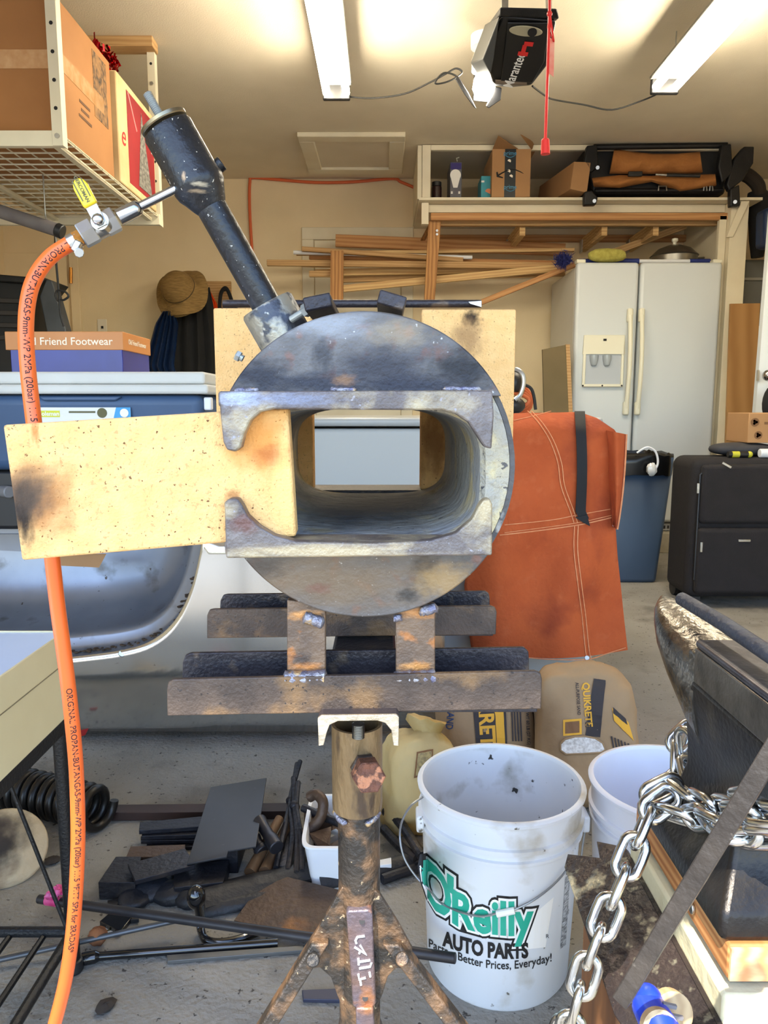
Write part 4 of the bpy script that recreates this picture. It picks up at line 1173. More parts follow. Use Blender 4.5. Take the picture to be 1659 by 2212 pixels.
# ================================================================ refrigerator
RF = 5.12
rx0, rx1, rxm = P(1237, 850, RF).x, P(1545, 850, RF).x, P(1371, 850, RF).x
rz0, rz1 = .14, P(1400, 566, RF).z
fr_ = T('refrigerator', 'white side-by-side refrigerator with ice dispenser', 'refrigerator', ((rx0 + rx1) / 2, RF + .35, rz0))
B().bb(rx0 + .005, rx1 - .005, RF + .07, RF + .78, rz0 + .001, rz1 - .02).build('cabinet', mat('fridge_side', (206, 204, 196), rough=.5), fr_, bevel=.012)
dz0 = P(1400, 1128, RF).z
d1 = B().bb(rx0, rxm - .006, RF, RF + .066, dz0, rz1).build('door', M_fridge, fr_, bevel=.022, seg=4)
d2 = B().bb(rxm + .006, rx1, RF, RF + .066, dz0, rz1).build('door', M_fridge, fr_, bevel=.022, seg=4)
M_ivory = mat('ivory_plastic', (226, 222, 200), rough=.45)
def handle(px, par):
    za, zb_ = P(px, 682, RF).z, P(px, 882, RF).z
    xa, xb = P(px, 690, RF).x, P(px, 690, RF).x + .02
    h = B()
    pts = [V((xa + .018 * math.sin(math.pi * k / 14) * .0 + .0, RF - .03 - .035 * math.sin(math.pi * k / 14), za + (zb_ - za) * k / 14)) for k in range(15)]
    ho = B().tube(pts, .014, 10).build('handle', M_ivory, par)
    for z in (za, zb_):
        B().bb(xa - .018, xa + .018, RF - .042, RF - .0005, z - .045, z + .045).build('handle_mount', M_ivory, ho, bevel=.01)
handle(1358, d1)
handle(1383, d2)
dx0, dx1 = P(1258, 800, RF).x, P(1346, 800, RF).x
q0, q1, q2, q3 = P(1300, 724, RF).z, P(1300, 764, RF).z, P(1300, 830, RF).z, P(1300, 836, RF).z
dp = B().bb(dx0, dx1, RF - .014, RF - .0005, q1, q0).bb(dx0, dx0 + .018, RF - .014, RF - .0005, q2, q1).bb(dx1 - .018, dx1, RF - .014, RF - .0005, q2, q1).bb(dx0, dx1, RF - .014, RF - .0005, q3, q2).build('dispenser_frame', M_ivory, d1, bevel=.004)
B().bb(dx0 + .018, dx1 - .018, RF - .004, RF - .0005, q2, q1).build('dispenser_recess', mat('recess_grey', (176, 182, 188), rough=.4), d1)
for px in (1283, 1311):
    B().lathe(P(px, 768, RF - .006), (0, -.1, -1), [(.03, 0), (.028, .03), (.018, .065), (.012, .07)], 16).build('dispenser_paddle', mat('clear_grey', (158, 166, 172), rough=.2), d1)
B().bb(dx0 + .004, dx1 - .004, RF - .03, RF - .0145, q3 + .001, q2 - .004).build('drip_tray', M_ivory, d1, bevel=.003)
for px in (1259, 1301, 1343):
    B().cyl(P(px, 833, RF - .03), P(px, 833, RF - .034), .006, n=10).build('tray_screw', M_ink, d1)
B().bb(P(1302, 735, RF).x, P(1309, 735, RF).x, RF - .0155, RF - .0142, P(1300, 737, RF).z, P(1300, 732, RF).z).build('brand_mark', M_ink, d1)
gr = B().bb(rx0 + .02, rx1 - .02, RF + .03, RF + .066, rz0 + .004, dz0 - .012).build('kick_grille', mat('grille_grey', (150, 152, 154), rough=.5), fr_, bevel=.004)
for k in range(34):
    x = rx0 + .05 + k * (rx1 - rx0 - .1) / 33
    B().bb(x - .006, x + .006, RF + .027, RF + .0305, rz0 + .02, dz0 - .028).build('grille_slot', M_ink, gr)
for x in (rx0 + .03, rx1 - .03):
    B().bb(x - .03, x + .03, RF + .01, RF + .07, rz1 - .004, rz1 + .02).build('hinge_cover', M_ivory, fr_, bevel=.005)
# things on top of the refrigerator
zt3 = rz1 - .02
pot = T('roasting_pot', 'old aluminium pot with domed lid on top of the refrigerator', 'pot', (P(1456, 555, 5.4).x, 5.4, zt3))
pc = V((P(1456, 555, 5.40).x, 5.40, zt3 + .012))
M_alu = mat('dull_aluminium', (150, 146, 136), (122, 118, 110), 10, .35, .9)
B().lathe(pc, (0, 0, 1), [(.13, .001), (.15, .01), (.155, .09), (.16, .095)], 32).build('pot_body', M_alu, pot)
lidp = B().lathe(pc, (0, 0, 1), [(.162, .097), (.15, .108), (.11, .145), (.05, .168), (.001, .172)], 32).build('pot_lid', M_alu, pot)
B().lathe(pc, (0, 0, 1), [(.012, .172), (.012, .19), (.022, .2), (.02, .215), (.001, .22)], 16).build('lid_knob', M_ivory, lidp)
B().tube([pc + V((.15, -.03, .08)), pc + V((.2, -.02, .085)), pc + V((.2, .03, .085)), pc + V((.15, .03, .08))], .006, 8).build('pot_handle', M_alu, pot)
bw = T('wash_brush', 'long handled wash brush with blue and white pole lying on the refrigerator', 'brush', (P(1350, 555, RF + .1).x, RF + .1, zt3))
pa = lambda px: V((P(px, 553, RF + .095).x, RF + .095, rz1 + .022))
B().cyl(pa(1250), pa(1352), .016, n=14).build('pole_grip', mat('navy_plastic', (26, 42, 110), rough=.5), bw)
B().cyl(pa(1352), pa(1380), .018, n=14).build('pole_collar', MATS['navy_plastic'], bw)
B().cyl(pa(1380), pa(1490), .013, n=14).build('pole', M_whitepl, bw)
B().cyl(pa(1490), pa(1534), .016, n=14).build('pole_end', MATS['navy_plastic'], bw)
bh = B()
for i in range(420):
    c = P(1217, 562, RF + .1) + V((R.gauss(0, .02), R.gauss(0, .02), R.gauss(0, .016)))
    d = V((R.uniform(-1, .8), R.gauss(0, .6), R.gauss(0, .8))).normalized() * .05
    e = d.cross(V((0, 1, .2))).normalized() * .003
    bh.add([c - e, c + e, c + d], [(0, 1, 2)])
bh.ball(P(1222, 562, RF + .1), (.035, .03, .035), 10, 8)
o = bh.build('bristles', mat('navy_bristle', (24, 34, 104), (16, 22, 76), 30, .8), bw, smooth=0)
o['kind'] = 'stuff'
mi = B().ball((P(1308, 552, RF + .06).x, RF + .022, rz1 + .046), (.125, .045, .042), 26, 14, e=.75, jit=.03).build('wash_mitt', mat('yellow_sponge', (176, 168, 84), (150, 142, 64), 30, .95, bump=.6, bscale=80), smooth=60)
tag(mi, 'yellow green wash mitt lying on the refrigerator', 'mitt')
# trash can
TB = V((P(1345, 1242, 4.4).x - .02, 4.4, 0))
tc_ = T('trash_can', 'blue grey trash can lined with a black bag beside the apron', 'trash can', TB)
b = B()
zt4 = P(1360, 985, 4.3).z
for z, k in ((.0, 0), (zt4, .05)):
    b.v += [V((TB.x - .19 - k, 4.2 - k, z)), V((TB.x + .15 + k, 4.2 - k, z)), V((TB.x + .15 + k, 4.5 + k, z)), V((TB.x - .19 - k, 4.5 + k, z))]
b.f += [(0, 1, 5, 4), (1, 2, 6, 5), (2, 3, 7, 6), (3, 0, 4, 7), (3, 2, 1, 0)]
o = b.build('can_body', mat('blue_grey_can', (58, 76, 98), (50, 68, 90), 4, .5), tc_, bevel=.02, seg=3)
o.modifiers.new('t', 'SOLIDIFY').thickness = .004
ly0 = 4.14
b = B()
rim = []
NN = 40
for j, (k, z) in enumerate(((.062, zt4 - .10), (.066, zt4 - .03), (.066, zt4 + .012), (.045, zt4 + .02), (.03, zt4 - .05))):
    for i in range(NN):
        t = 2 * math.pi * i / NN
        c, s_ = math.cos(t), math.sin(t)
        x = TB.x - .02 + (.17 + k) * math.copysign(abs(c) ** .35, c)
        y = 4.35 + (.15 + k) * math.copysign(abs(s_) ** .35, s_)
        b.v.append(V((x, y, z + R.uniform(-.008, .008))))
for j in range(4):
    for i in range(NN):
        b.f.append((j * NN + i, j * NN + (i + 1) % NN, (j + 1) * NN + (i + 1) % NN, (j + 1) * NN + i))
b.build('bin_liner', mat('black_bin_bag', (14, 14, 15), rough=.25), tc_, smooth=50)
B().tube(smoothpath([P(1376, 978, 4.12), P(1398, 966, 4.1), P(1416, 976, 4.1), P(1421, 1000, 4.1), P(1412, 1018, 4.1), P(1400, 1022, 4.1)]), .006, 6).build('tie_string', M_whitepl, tc_)
B().ball(P(1408, 1014, 4.1), (.03, .02, .035), 10, 8, jit=.15).build('plastic_scrap', mat('clear_scrap', (206, 206, 202), rough=.15), tc_)
# suitcase and what lies on it
SQ = 3.67
sx0, sx1 = P(1487, 1200, SQ).x, 2.2
z0_, z1_ = .045, P(1560, 990, SQ).z
M_case = mat('black_case_fabric', (30, 26, 28), (24, 21, 23), 14, .85, bump=.25, bscale=220)
su = T('suitcase', 'upright black fabric suitcase with zip pockets', 'suitcase', ((sx0 + sx1) / 2, SQ + .15, 0))
B().bb(sx0, sx1, SQ, SQ + .30, z0_, z1_).build('case_shell', M_case, su, bevel=.05, seg=5)
zm = P(1560, 1130, SQ).z
B().bb(sx0 + .035, sx1 - .03, SQ - .03, SQ + .01, zm, z1_ - .03).build('upper_pocket', M_case, su, bevel=.03, seg=4)
B().bb(sx0 + .03, sx1 - .03, SQ - .035, SQ + .01, z0_ + .03, zm - .02).build('lower_pocket', M_case, su, bevel=.03, seg=4)
B().tube([V((sx0 + .03, SQ - .012, z0_ + .1)), V((sx0 + .03, SQ - .012, z1_ - .08)), V((sx0 + .07, SQ - .012, z1_ - .035)), V((sx1 - .05, SQ - .012, z1_ - .035))], .006, 8).build('zipper', M_black, su)
for (x, y, w_, h_) in ((1570, 1005, .05, .012), (1508, 1055, .012, .05), (1515, 1182, .012, .05), (1608, 1168, .06, .012)):
    B().box(P(x, y, SQ - .038), (w_, .006, h_), Matrix.Rotation(.5 if w_ == .05 else 0, 3, 'Y')).build('zip_pull' if x != 1608 else 'badge', M_zinc, su, bevel=.002)
for x in (sx0 + .05, sx1 - .05):
    B().cyl((x - .02, SQ + .26, .045), (x + .02, SQ + .26, .045), .045, n=18).build('wheel', M_black, su)
    B().bb(x - .03, x + .03, SQ + .02, SQ + .06, 0, .05).build('foot', M_black, su)
zs = z1_
gb = B().ball((P(1610, 966, SQ + .14).x, SQ + .18, zs + .035), (.16, .1, .034), 24, 12, e=.8).build('neck_pillow', mat('charcoal_fabric', (58, 58, 62), (46, 46, 50), 10, .85), smooth=60)
tag(gb, 'charcoal grey cushion lying on the suitcase', 'cushion')
tl = T('torch', 'small black and yellow torch lying on the suitcase', 'torch', (P(1600, 985, SQ + .05).x, SQ + .05, zs))
a_, c_ = V((P(1572, 985, SQ + .05).x, SQ + .05, zs + .016)), V((P(1625, 985, SQ + .05).x, SQ + .05, zs + .016))
B().cyl(a_, a_.lerp(c_, .8), .015, n=14).build('torch_body', M_black, tl)
B().cyl(a_.lerp(c_, .15), a_.lerp(c_, .45), .0156, n=14).build('yellow_label', mat('acid_yellow', (190, 186, 50), rough=.5), tl)
B().ball(c_.lerp(a_, .12), .016, 12, 8).build('lens_cap', MATS['acid_yellow'], tl)
wc = B().cyl((P(1640, 985, SQ + .05).x, SQ + .05, zs + .022), (P(1690, 985, SQ + .05).x, SQ + .05, zs + .022), .022, n=18).build('spray_tube', M_whitepl, bevel=.004)
tag(wc, 'white plastic tube lying at the right end of the suitcase', 'tube')
# carton on top
kx = P(1612, 930, SQ + .12).x
kc = T('printed_carton', 'small brown carton with printed symbols on top of the suitcase cushion', 'cardboard box', (kx + .12, SQ + .2, zs + .068))
B().bb(kx, kx + .3, SQ + .10, SQ + .34, zs + .07, P(1640, 892, SQ + .1).z).build('carton', M_card, kc, bevel=.004)
kzt = P(1640, 892, SQ + .1).z
M_bprint = mat('brown_print', (120, 84, 52), rough=.8)
for (px, py, rr_) in ((1631, 912, .021), (1638, 940, .02)):
    c = P(px, py, SQ + .0985)
    b = B().lathe(c, (0, -1, 0), [(rr_ * .8, 0), (rr_, 0), (rr_, .001), (rr_ * .8, .001)], 24)
    for k in range(3):
        b.lathe(c + V((rr_ * .35 * math.cos(k * 2.1), 0, rr_ * .35 * math.sin(k * 2.1))), (0, -1, 0), [(rr_ * .2, 0), (rr_ * .32, 0), (rr_ * .32, .001), (rr_ * .2, .001)], 14)
    b.build('printed_symbol', M_bprint, kc)
print_line(.05, .012, M_bprint, kc, FACE(P(1662, 914, SQ + .0985)))

# ================================================================ overhead shelf with its posts, lumber and goods
SHY, SHZ = 5.15, P(1200, 426, 5.15).z
os_ = T('overhead_shelf', 'cream painted storage shelf built above lumber and refrigerator', 'shelf', (1.3, 5.5, SHZ - .25))
xl, xe = P(905, 426, SHY).x, P(1648, 426, SHY).x
B().bb(xl, xe, SHY, WY - .001, SHZ - .018, SHZ).build('shelf_board', M_white, os_, bevel=.002)
fl_, fr2 = P(912, 350, SHY + .05).x, P(1560, 350, SHY + .05).x
B().bb(fl_, fl_ + .055, SHY + .04, SHY + .07, SHZ + .001, CZ - .005).build('face_stile', M_white, os_, bevel=.002)
B().bb(fl_ + .056, fr2, SHY + .04, SHY + .07, P(1000, 324, SHY + .04).z, CZ - .005).build('face_rail', M_white, os_, bevel=.002)
B().bb(fl_ - .03, fl_ - .002, SHY + .05, WY - .001, SHZ + .001, CZ - .005).build('side_panel', M_white, os_)
B().bb(fl_ + .06, WX1 - .5, WY - .03, WY - .001, SHZ + .02, SHZ + .16).build('back_ledger', M_white, os_)
zz = lambda py, Y=SHY: P(1000, py, Y).z
B().bb(fl_ + .02, fr2 + .06, SHY + .10, SHY + .14, zz(459, SHY + .1), SHZ - .02).build('apron_board', M_white, os_, bevel=.002)
B().bb(fl_ - .002, fl_ + .045, SHY + .05, SHY + .1, zz(480), SHZ - .02).build('end_block', M_white, os_, bevel=.002)
xb0, xb1 = P(930, 467, SHY + .09).x, P(1574, 467, SHY + .09).x
B().bb(xb0, xb1, SHY + .06, SHY + .098, zz(475, SHY + .06), zz(459.5, SHY + .06)).build('front_beam', M_lumber3, os_, bevel=.003)
B().bb(xb0 + .05, xb1 - .05, SHY + .142, SHY + .18, zz(487, SHY + .14), zz(470, SHY + .14)).build('inner_beam', M_lumber, os_, bevel=.003)
B().bb(xb0, xb1 + .1, WY - .05, WY - .002, P(1000, 524, WY).z, P(1000, 510, WY).z).build('wall_ledger', M_lumber3, os_, bevel=.003)
for px in (1120, 1292, 1400):
    x = P(px, 500, 5.5).x
    B().bb(x - .02, x + .02, SHY + .19, WY - .052, SHZ - .2, SHZ - .105).build('joist', M_lumber2, os_, bevel=.003)
    B().bb(x - .028, x - .0205, WY - .12, WY - .052, SHZ - .21, SHZ - .12).build('joist_hanger', M_zinc, os_)
B().prism([P(926, 476, SHY + .1), P(953, 476, SHY + .1), P(939, 652, SHY + .22), P(916, 652, SHY + .22)], (0, .04, 0)).build('support_post', M_post, os_, bevel=.003)
for py in (498, 506):
    B().cyl(P(944, py, SHY + .1), P(944, py, SHY + .085), .008, n=8).build('lag_screw', M_zinc, os_)
B().prism([P(908, 520, 5.7), P(918, 520, 5.7), P(940, 478, SHY + .2), P(930, 478, SHY + .2)], (.0, .03, .01)).build('diagonal_brace', M_post, os_, bevel=.003)
# trimmed wall end right of the fridge
tx0, tx1 = P(1572, 600, SHY).x, P(1610, 600, SHY).x
B().bb(tx0, tx1, SHY + .01, SHY + .12, .14, SHZ - .02).build('end_post', M_white, os_, bevel=.003)
B().bb(tx0 - .05, tx0 - .002, SHY + .06, SHY + .10, .14, SHZ - .1).build('inner_trim', M_white, os_, bevel=.003)
B().bb(tx0, tx1, SHY + .122, WY - .001, .14, SHZ - .02).build('end_wall', M_white, os_)
B().prism([P(1602, 434, SHY - .02), P(1620, 434, SHY - .02), P(1584, 512, SHY - .0), P(1570, 512, SHY - .0)], (0, .02, 0)).build('corner_brace', M_white, os_, bevel=.003)
# lumber
LUM = [((652, 538), (1000, 562), 9, 5.55, M_lumber, 'thin pine strip topmost of the lumber poking out left'),
       ((725, 520), (1220, 540), 24, 5.72, M_lumber3, 'wide orange pine board at the top of the lumber stack'),
       ((640, 548), (1240, 540), 7, 5.6, M_lumber2, 'pale lath lying across the upper lumber'),
       ((577, 568), (1230, 575), 12, 5.5, M_lumber, 'long pine batten reaching furthest left in the lumber stack'),
       ((668, 556), (1200, 568), 8, 5.66, M_lumber3, 'narrow orange batten tucked between the lumber boards'),
       ((680, 590), (1220, 578), 14, 5.6, M_lumber2, 'pale board in the middle of the lumber stack'),
       ((668, 592), (720, 592), 12, 5.48, M_lumber, 'short pine offcut end beside the upright lumber'),
       ((740, 604), (1220, 590), 12, 5.66, M_lumber, 'pine batten below the pale middle board'),
       ((742, 624), (1215, 578), 14, 5.45, M_lumber2, 'pale batten slanting up to the right across the lumber'),
       ((650, 572), (735, 574), 8, 5.62, M_lumber2, 'short pale stick at the left of the lumber stack'),
       ((1035, 655), (1240, 572), 11, 5.35, M_lumber3, 'orange stick slanting down from the wash brush'),
       ((1262, 568), (1480, 488), 13, 5.6, M_lumber, 'pine strip slanting up behind the pot to the shelf')]
for (p0, p1, h, Y, m, lab) in LUM:
    a, c = P(p0[0], p0[1], Y), P(p1[0], p1[1], Y)
    hh = h / FP * Y / 2
    d = (c - a).normalized()
    M_ = Matrix(((d.x, 0, -d.z), (d.y, 1, 0), (d.z, 0, d.x)))
    L_ = (c - a).length
    o = B().box((0, 0, 0), (L_, .038, hh * 2)).build('lumber_board', m, keep=True, bevel=.002)
    o.matrix_world = Matrix.Translation((a + c) / 2) @ M_.to_4x4()
    tag(o, lab, 'lumber', 'lumber stored under the shelf')
o = B().prism([P(714, 541, 5.4), P(742, 541, 5.4), P(741, 660, 5.4), P(713, 660, 5.4)], (0, .04, 0)).build('lumber_post', M_post, bevel=.003)
tag(o, 'upright pine stud holding the left end of the lumber', 'lumber')
wr = B().cyl(P(634, 545, 5.58), P(1020, 556, 5.58), .014, n=12).build('white_pipe', M_whitepl)
tag(wr, 'white plastic pipe lying among the lumber boards', 'pipe')
# goods on the shelf
sz = SHZ + .0005
def sb(px0, px1, py, Y0, Y1, nm, m, par, **k):
    return B().bb(P(px0, 420, Y0).x, P(px1, 420, Y0).x, Y0, Y1, sz, P(900, py, Y0).z).build(nm, m, par, **k)
jar = T('dark_jar', 'dark brown jar at the left end of the shelf', 'jar', (P(943, 420, 5.3).x, 5.3, sz))
jc = V((P(943, 420, 5.3).x, 5.3, sz))
jh = P(943, 394, 5.3).z - sz
B().lathe(jc, (0, 0, 1), [(.03, 0), (.034, .004), (.034, jh * .75), (.03, jh * .8)], 20).build('jar_body', mat('dark_glass', (46, 28, 26), rough=.25), jar)
B().lathe(jc, (0, 0, 1), [(.032, jh * .8), (.032, jh), (.001, jh)], 20).build('jar_lid', M_black, jar)
lbx = T('light_bulb_box', 'tall light bulb box with picture of a white bulb on the shelf', 'box', (P(984, 420, 5.3).x, 5.4, sz))
sb(972, 997, 350, 5.26, 5.5, 'carton', mat('grey_print_card', (84, 84, 92), (104, 104, 108), 12, .5), lbx, bevel=.003)
B().bb(P(973, 400, 5.26).x, P(996, 400, 5.26).x, 5.2585, 5.26, P(980, 366, 5.26).z, P(980, 352, 5.26).z).build('purple_band', mat('purple_print', (48, 36, 110), rough=.5), lbx)
bc = P(984, 378, 5.2565)
B().prism([bc + V((.036 * math.cos(t), 0, .036 * math.sin(t))) for t in [-.6 + i * (math.pi + 1.2) / 18 for i in range(19)]] + [bc + V((-.014, 0, -.08)), bc + V((.014, 0, -.08))], (0, .0015, 0)).build('bulb_picture', M_inkw, lbx)
for px in (976, 992):
    B().box(P(px, 416, 5.2585), (.012, .001, .016)).build('white_print', M_inkw, lbx)
B().tube([P(988, 349, 5.4), P(986, 342, 5.4), P(992, 340, 5.4)], .004, 6).build('hang_tab', M_ivory, lbx)
tb_ = T('teal_box', 'small teal box with an orange spot left of the open carton', 'box', (P(1050, 420, 5.3).x, 5.4, sz))
sb(1039, 1063, 380, 5.24, 5.42, 'carton', mat('teal_card', (64, 158, 172), (52, 146, 162), 5, .5), tb_, bevel=.002)
B().cyl(P(1055, 415, 5.2395), P(1055, 415, 5.2385), .022, n=20).build('orange_spot', mat('peach_print', (226, 140, 96), rough=.6), tb_)
B().box(P(1043, 392, 5.239), (.02, .001, .012)).build('white_print', M_inkw, tb_)
# open carton with delivery tape
AY = 5.17
az = P(1110, 322, AY).z
ax0, ax1 = P(1063, 370, AY).x, P(1146, 370, AY).x
ac = T('delivery_carton', 'open cardboard carton with black printed tape and curved arrow on the shelf', 'cardboard box', ((ax0 + ax1) / 2, AY + .2, sz))
b = B()
yb = AY + .42
w_ = .006
b.bb(ax0, ax1, AY, AY + w_, sz, az).bb(ax0, ax1, yb - w_, yb, sz, az).bb(ax0, ax0 + w_, AY + w_, yb - w_, sz, az).bb(ax1 - w_, ax1, AY + w_, yb - w_, sz, az).bb(ax0, ax1, AY, yb, sz, sz + w_)
b.build('carton_body', M_card, ac, smooth=0)
B().prism([P(1064, 322, AY), P(1076, 293, 4.99), P(1096, 308, 5.04), P(1119, 322, AY)], (.002, .003, .003)).build('carton_flap', M_card, ac)
B().prism([V((ax1, AY, az)), V((ax1, yb, az)), P(1172, 326, yb - .1), P(1150, 306, 5.15), P(1124, 291, 4.98)], (.004, 0, .002)).build('carton_flap', M_card, ac)
tx0_, tx1_ = P(1090, 370, AY).x, P(1114, 370, AY).x
tp = B().bb(tx0_, tx1_, AY - .001, AY, sz + .004, az).build('printed_tape', mat('tape_black', (34, 40, 46), rough=.3), ac)
M_sky = mat('tape_blue', (70, 140, 176), rough=.5)
for py in (331, 404):
    text('prime', .036, M_sky, tp, FACE(P(1102, py, AY - .0014)), bold=.01)
    pts = [P(1092 + 20 * k / 8, py + 5 + 4 * math.sin(math.pi * k / 8), AY - .002) for k in range(9)]
    B().tube(pts, .0022, 5).build('printed_smile', M_sky, tp)
for (x, y) in ((1100, 348), (1099, 370), (1104, 381)):
    B().cyl(P(x, y, AY - .001), P(x, y, AY - .002), .012, n=7).build('printed_mark', MATS['cream_ink'], tp)
pts = [P(x, y, AY - .001) for x, y in ((1076, 379), (1084, 374), (1094, 369), (1104, 366), (1114, 367), (1124, 371), (1131, 375))]
B().tube(pts, [.0045, .0045, .004, .0035, .0035, .003, .001], 6).build('curved_arrow', M_ink, ac)
B().prism([P(1072, 372, AY - .002), P(1075, 371, AY - .002), P(1077, 379, AY - .002), P(1087, 383, AY - .002), P(1086, 385, AY - .002), P(1073, 382, AY - .002)], (0, .0015, 0)).build('arrow_head', M_ink, ac)
# long narrow carton
lc = T('long_carton', 'long narrow brown carton lying beside the folded black cover', 'cardboard box', (P(1240, 420, 5.25).x, 5.4, sz))
LQ = [P(1240, 349, 5.12), P(1277, 350, 5.12), P(1268, 416, 5.12), P(1232, 408, 5.12)]
B().prism(LQ, V((-.11, .55, -.0))).build('carton', M_card, lc, bevel=.003)
B().box(P(1219, 398, 5.3), (.004, .07, .07)).build('label', M_inkw, lc)
# folded tonneau frame with brown duck jackets
cv = T('folded_truck_cover', 'folded black truck bed cover with frame lying on the shelf', 'truck cover', (P(1430, 420, 5.4).x, 5.4, sz))
M_tarp = mat('black_vinyl', (22, 22, 22), (32, 31, 30), 8, .5)
B().prism([P(1262, 322, 5.24), P(1280, 312, 5.24), P(1300, 322, 5.24), P(1560, 318, 5.24), P(1580, 330, 5.24), P(1566, 420, 5.24), P(1282, 420, 5.24), P(1272, 380, 5.24)], (0, .45, 0)).build('folded_vinyl', M_tarp, cv, bevel=.02, seg=3)
B().cyl(P(1282, 318, 5.165), P(1570, 314, 5.165), .018, n=12).build('frame_rail', M_blackm, cv)
B().cyl(P(1285, 412, 5.2), P(1560, 410, 5.2), .014, n=12).build('frame_rail', M_blackm, cv)
for (px, pts) in ((0, [(1268, 314), (1290, 312), (1294, 360), (1276, 372), (1262, 350)]), (1, [(1560, 312), (1580, 310), (1584, 372), (1560, 395), (1552, 360)]), (2, [(1588, 340), (1608, 316), (1630, 316), (1628, 352), (1606, 388), (1576, 412), (1570, 398)]), (3, [(1262, 414), (1278, 410), (1292, 426), (1288, 442), (1262, 443)]), (4, [(1578, 408), (1598, 398), (1600, 444), (1578, 446)])):
    Y_ = 5.12 if px < 3 else 5.10
    o = B().prism(poly(pts, Y_), (0, .05, 0)).build('clamp_bracket', M_blackm, cv, bevel=.008)
for (x, y) in ((1284, 434), (1588, 436), (1291, 362)):
    B().cyl(P(x, y, 5.1), P(x, y, 5.085), .012, n=10).build('clamp_bolt', M_zinc, cv)
for x in (1422, 1520, 1533):
    B().tube([P(x, 412, 5.17), P(x + 1, 402, 5.16), P(x + 17 if x == 1422 else x + 6, 402, 5.16), P(x + 18 if x == 1422 else x + 7, 412, 5.17)], .005, 6).build('buckle', M_zinc, cv)
M_duck = mat('brown_duck_canvas', (170, 112, 56), (154, 98, 46), 7, .9, bump=.4, bscale=50)
def jacket(top, bot, Y, label, th=.05):
    def fn(u, v):
        i = u * (len(top) - 1)
        k = min(int(i), len(top) - 2)
        t = i - k
        a = (top[k][0] * (1 - t) + top[k + 1][0] * t, top[k][1] * (1 - t) + top[k + 1][1] * t)
        c = (bot[k][0] * (1 - t) + bot[k + 1][0] * t, bot[k][1] * (1 - t) + bot[k + 1][1] * t)
        return P(a[0] * (1 - v) + c[0] * v, a[1] * (1 - v) + c[1] * v, Y - th * math.sin(math.pi * v) ** .7 - .012 * math.sin(u * 19 + v * 4))
    o = B().sheet(fn, 40, 12, (0, .02, 0)).build('canvas_jacket', M_duck, smooth=60)
    tag(o, label, 'jacket', 'brown canvas jackets folded on the truck cover')
jacket([(1328, 322), (1370, 328), (1410, 332), (1460, 332), (1512, 328)], [(1318, 374), (1370, 374), (1410, 374), (1460, 374), (1518, 372)], 5.19, 'upper of two brown canvas jackets folded over the black truck cover')
jacket([(1280, 384), (1340, 378), (1400, 380), (1470, 378), (1545, 376)], [(1285, 402), (1340, 404), (1410, 391), (1470, 412), (1548, 400)], 5.17, 'lower of two brown canvas jackets folded over the black truck cover', .04)
hw = T('ratchet_handle', 'black and silver ratchet handle lying between the brown jackets', 'tool', P(1450, 380, 5.1))
B().cyl(P(1416, 377, 5.1), P(1440, 378, 5.1), .007, n=10).build('shaft', M_zinc, hw)
B().cyl(P(1440, 378, 5.1), P(1512, 380, 5.1), .011, n=10).build('grip', M_black, hw)
B().box(P(1372, 376, 5.1), (.09, .02, .03)).build('head', M_black, hw, bevel=.004)
# right of the shelf post: plywood, bins, hanging bag, door
pw = B().prism([P(1578, 656, 5.02), P(1642, 655, 5.02), P(1622, 1000, 4.85), P(1566, 1000, 4.85)], (0, .018, 0)).build('plywood_sheet', mat('plywood_grain', (164, 122, 72), (146, 104, 56), 3, .7, wood='X', stretch=(1, 1, .3)))
tag(pw, 'narrow plywood sheet leaning against the post right of the refrigerator', 'plywood')
gbn = T('storage_bin', 'grey plastic storage bin behind the plywood sheet', 'storage bin', (P(1632, 660, 5.7).x, 5.7, 1.2))
B().bb(P(1604, 600, 5.45).x, WX1 - .05, 5.45, 5.85, P(1600, 705, 5.45).z, P(1600, 560, 5.45).z).build('bin_body', mat('grey_bin', (104, 106, 104), (96, 98, 96), 5, .5), gbn, bevel=.02)
B().bb(P(1602, 600, 5.45).x, WX1 - .04, 5.43, 5.86, P(1600, 600, 5.45).z - .02, P(1600, 600, 5.45).z).build('bin_rim', mat('pale_rim', (150, 148, 140), rough=.5), gbn, bevel=.006)
B().bb(P(1604, 700, 5.5).x, WX1 - .002, 5.42, WY - .001, P(1600, 712, 5.45).z, P(1600, 705, 5.45).z).build('bin_shelf', M_white, gbn)
um = T('black_bag', 'long black bag hanging on the wall at far right', 'bag', P(1634, 560, 5.6))
B().loft([(P(1636, 556, 5.35), .04), (P(1637, 520, 5.35), .055), (P(1640, 470, 5.35), .07), (P(1642, 432, 5.35), .085), (P(1636, 415, 5.35), .06)], 16).build('bag_body', M_blackcloth, um, smooth=60)
B().tube(smoothpath([P(1608, 376, 5.3), P(1622, 384, 5.3), P(1638, 402, 5.3), P(1640, 425, 5.33)]), .045, 10).build('bag_neck', mat('dark_brown_cloth', (44, 36, 28), rough=.9), um)
bl = B().prism(poly([(1654, 446), (1700, 446), (1700, 532), (1652, 532)], 5.0), (0, .15, 0)).build('blue_jug', MATS['blue_nylon'], bevel=.03)
tag(bl, 'dark blue container at the right edge beside the hanging bag', 'container')
dr = S(T('door_3', 'white interior door standing open at the right', 'door'))
DQ = [P(1660, 520, 4.3), P(1628, 900, 4.3)]
B().prism([P(1668, 440, 4.3), P(1615, 1100, 4.3), P(1615, 1100, 4.3) + V((.5, -.12, 0)), P(1668, 440, 4.3) + V((.5, -.12, 0))], (0, .038, 0)).build('door_slab', M_fridge, dr)
B().ball(P(1660, 811, 4.2), .032, 16, 12).build('door_knob', M_chrome, dr)
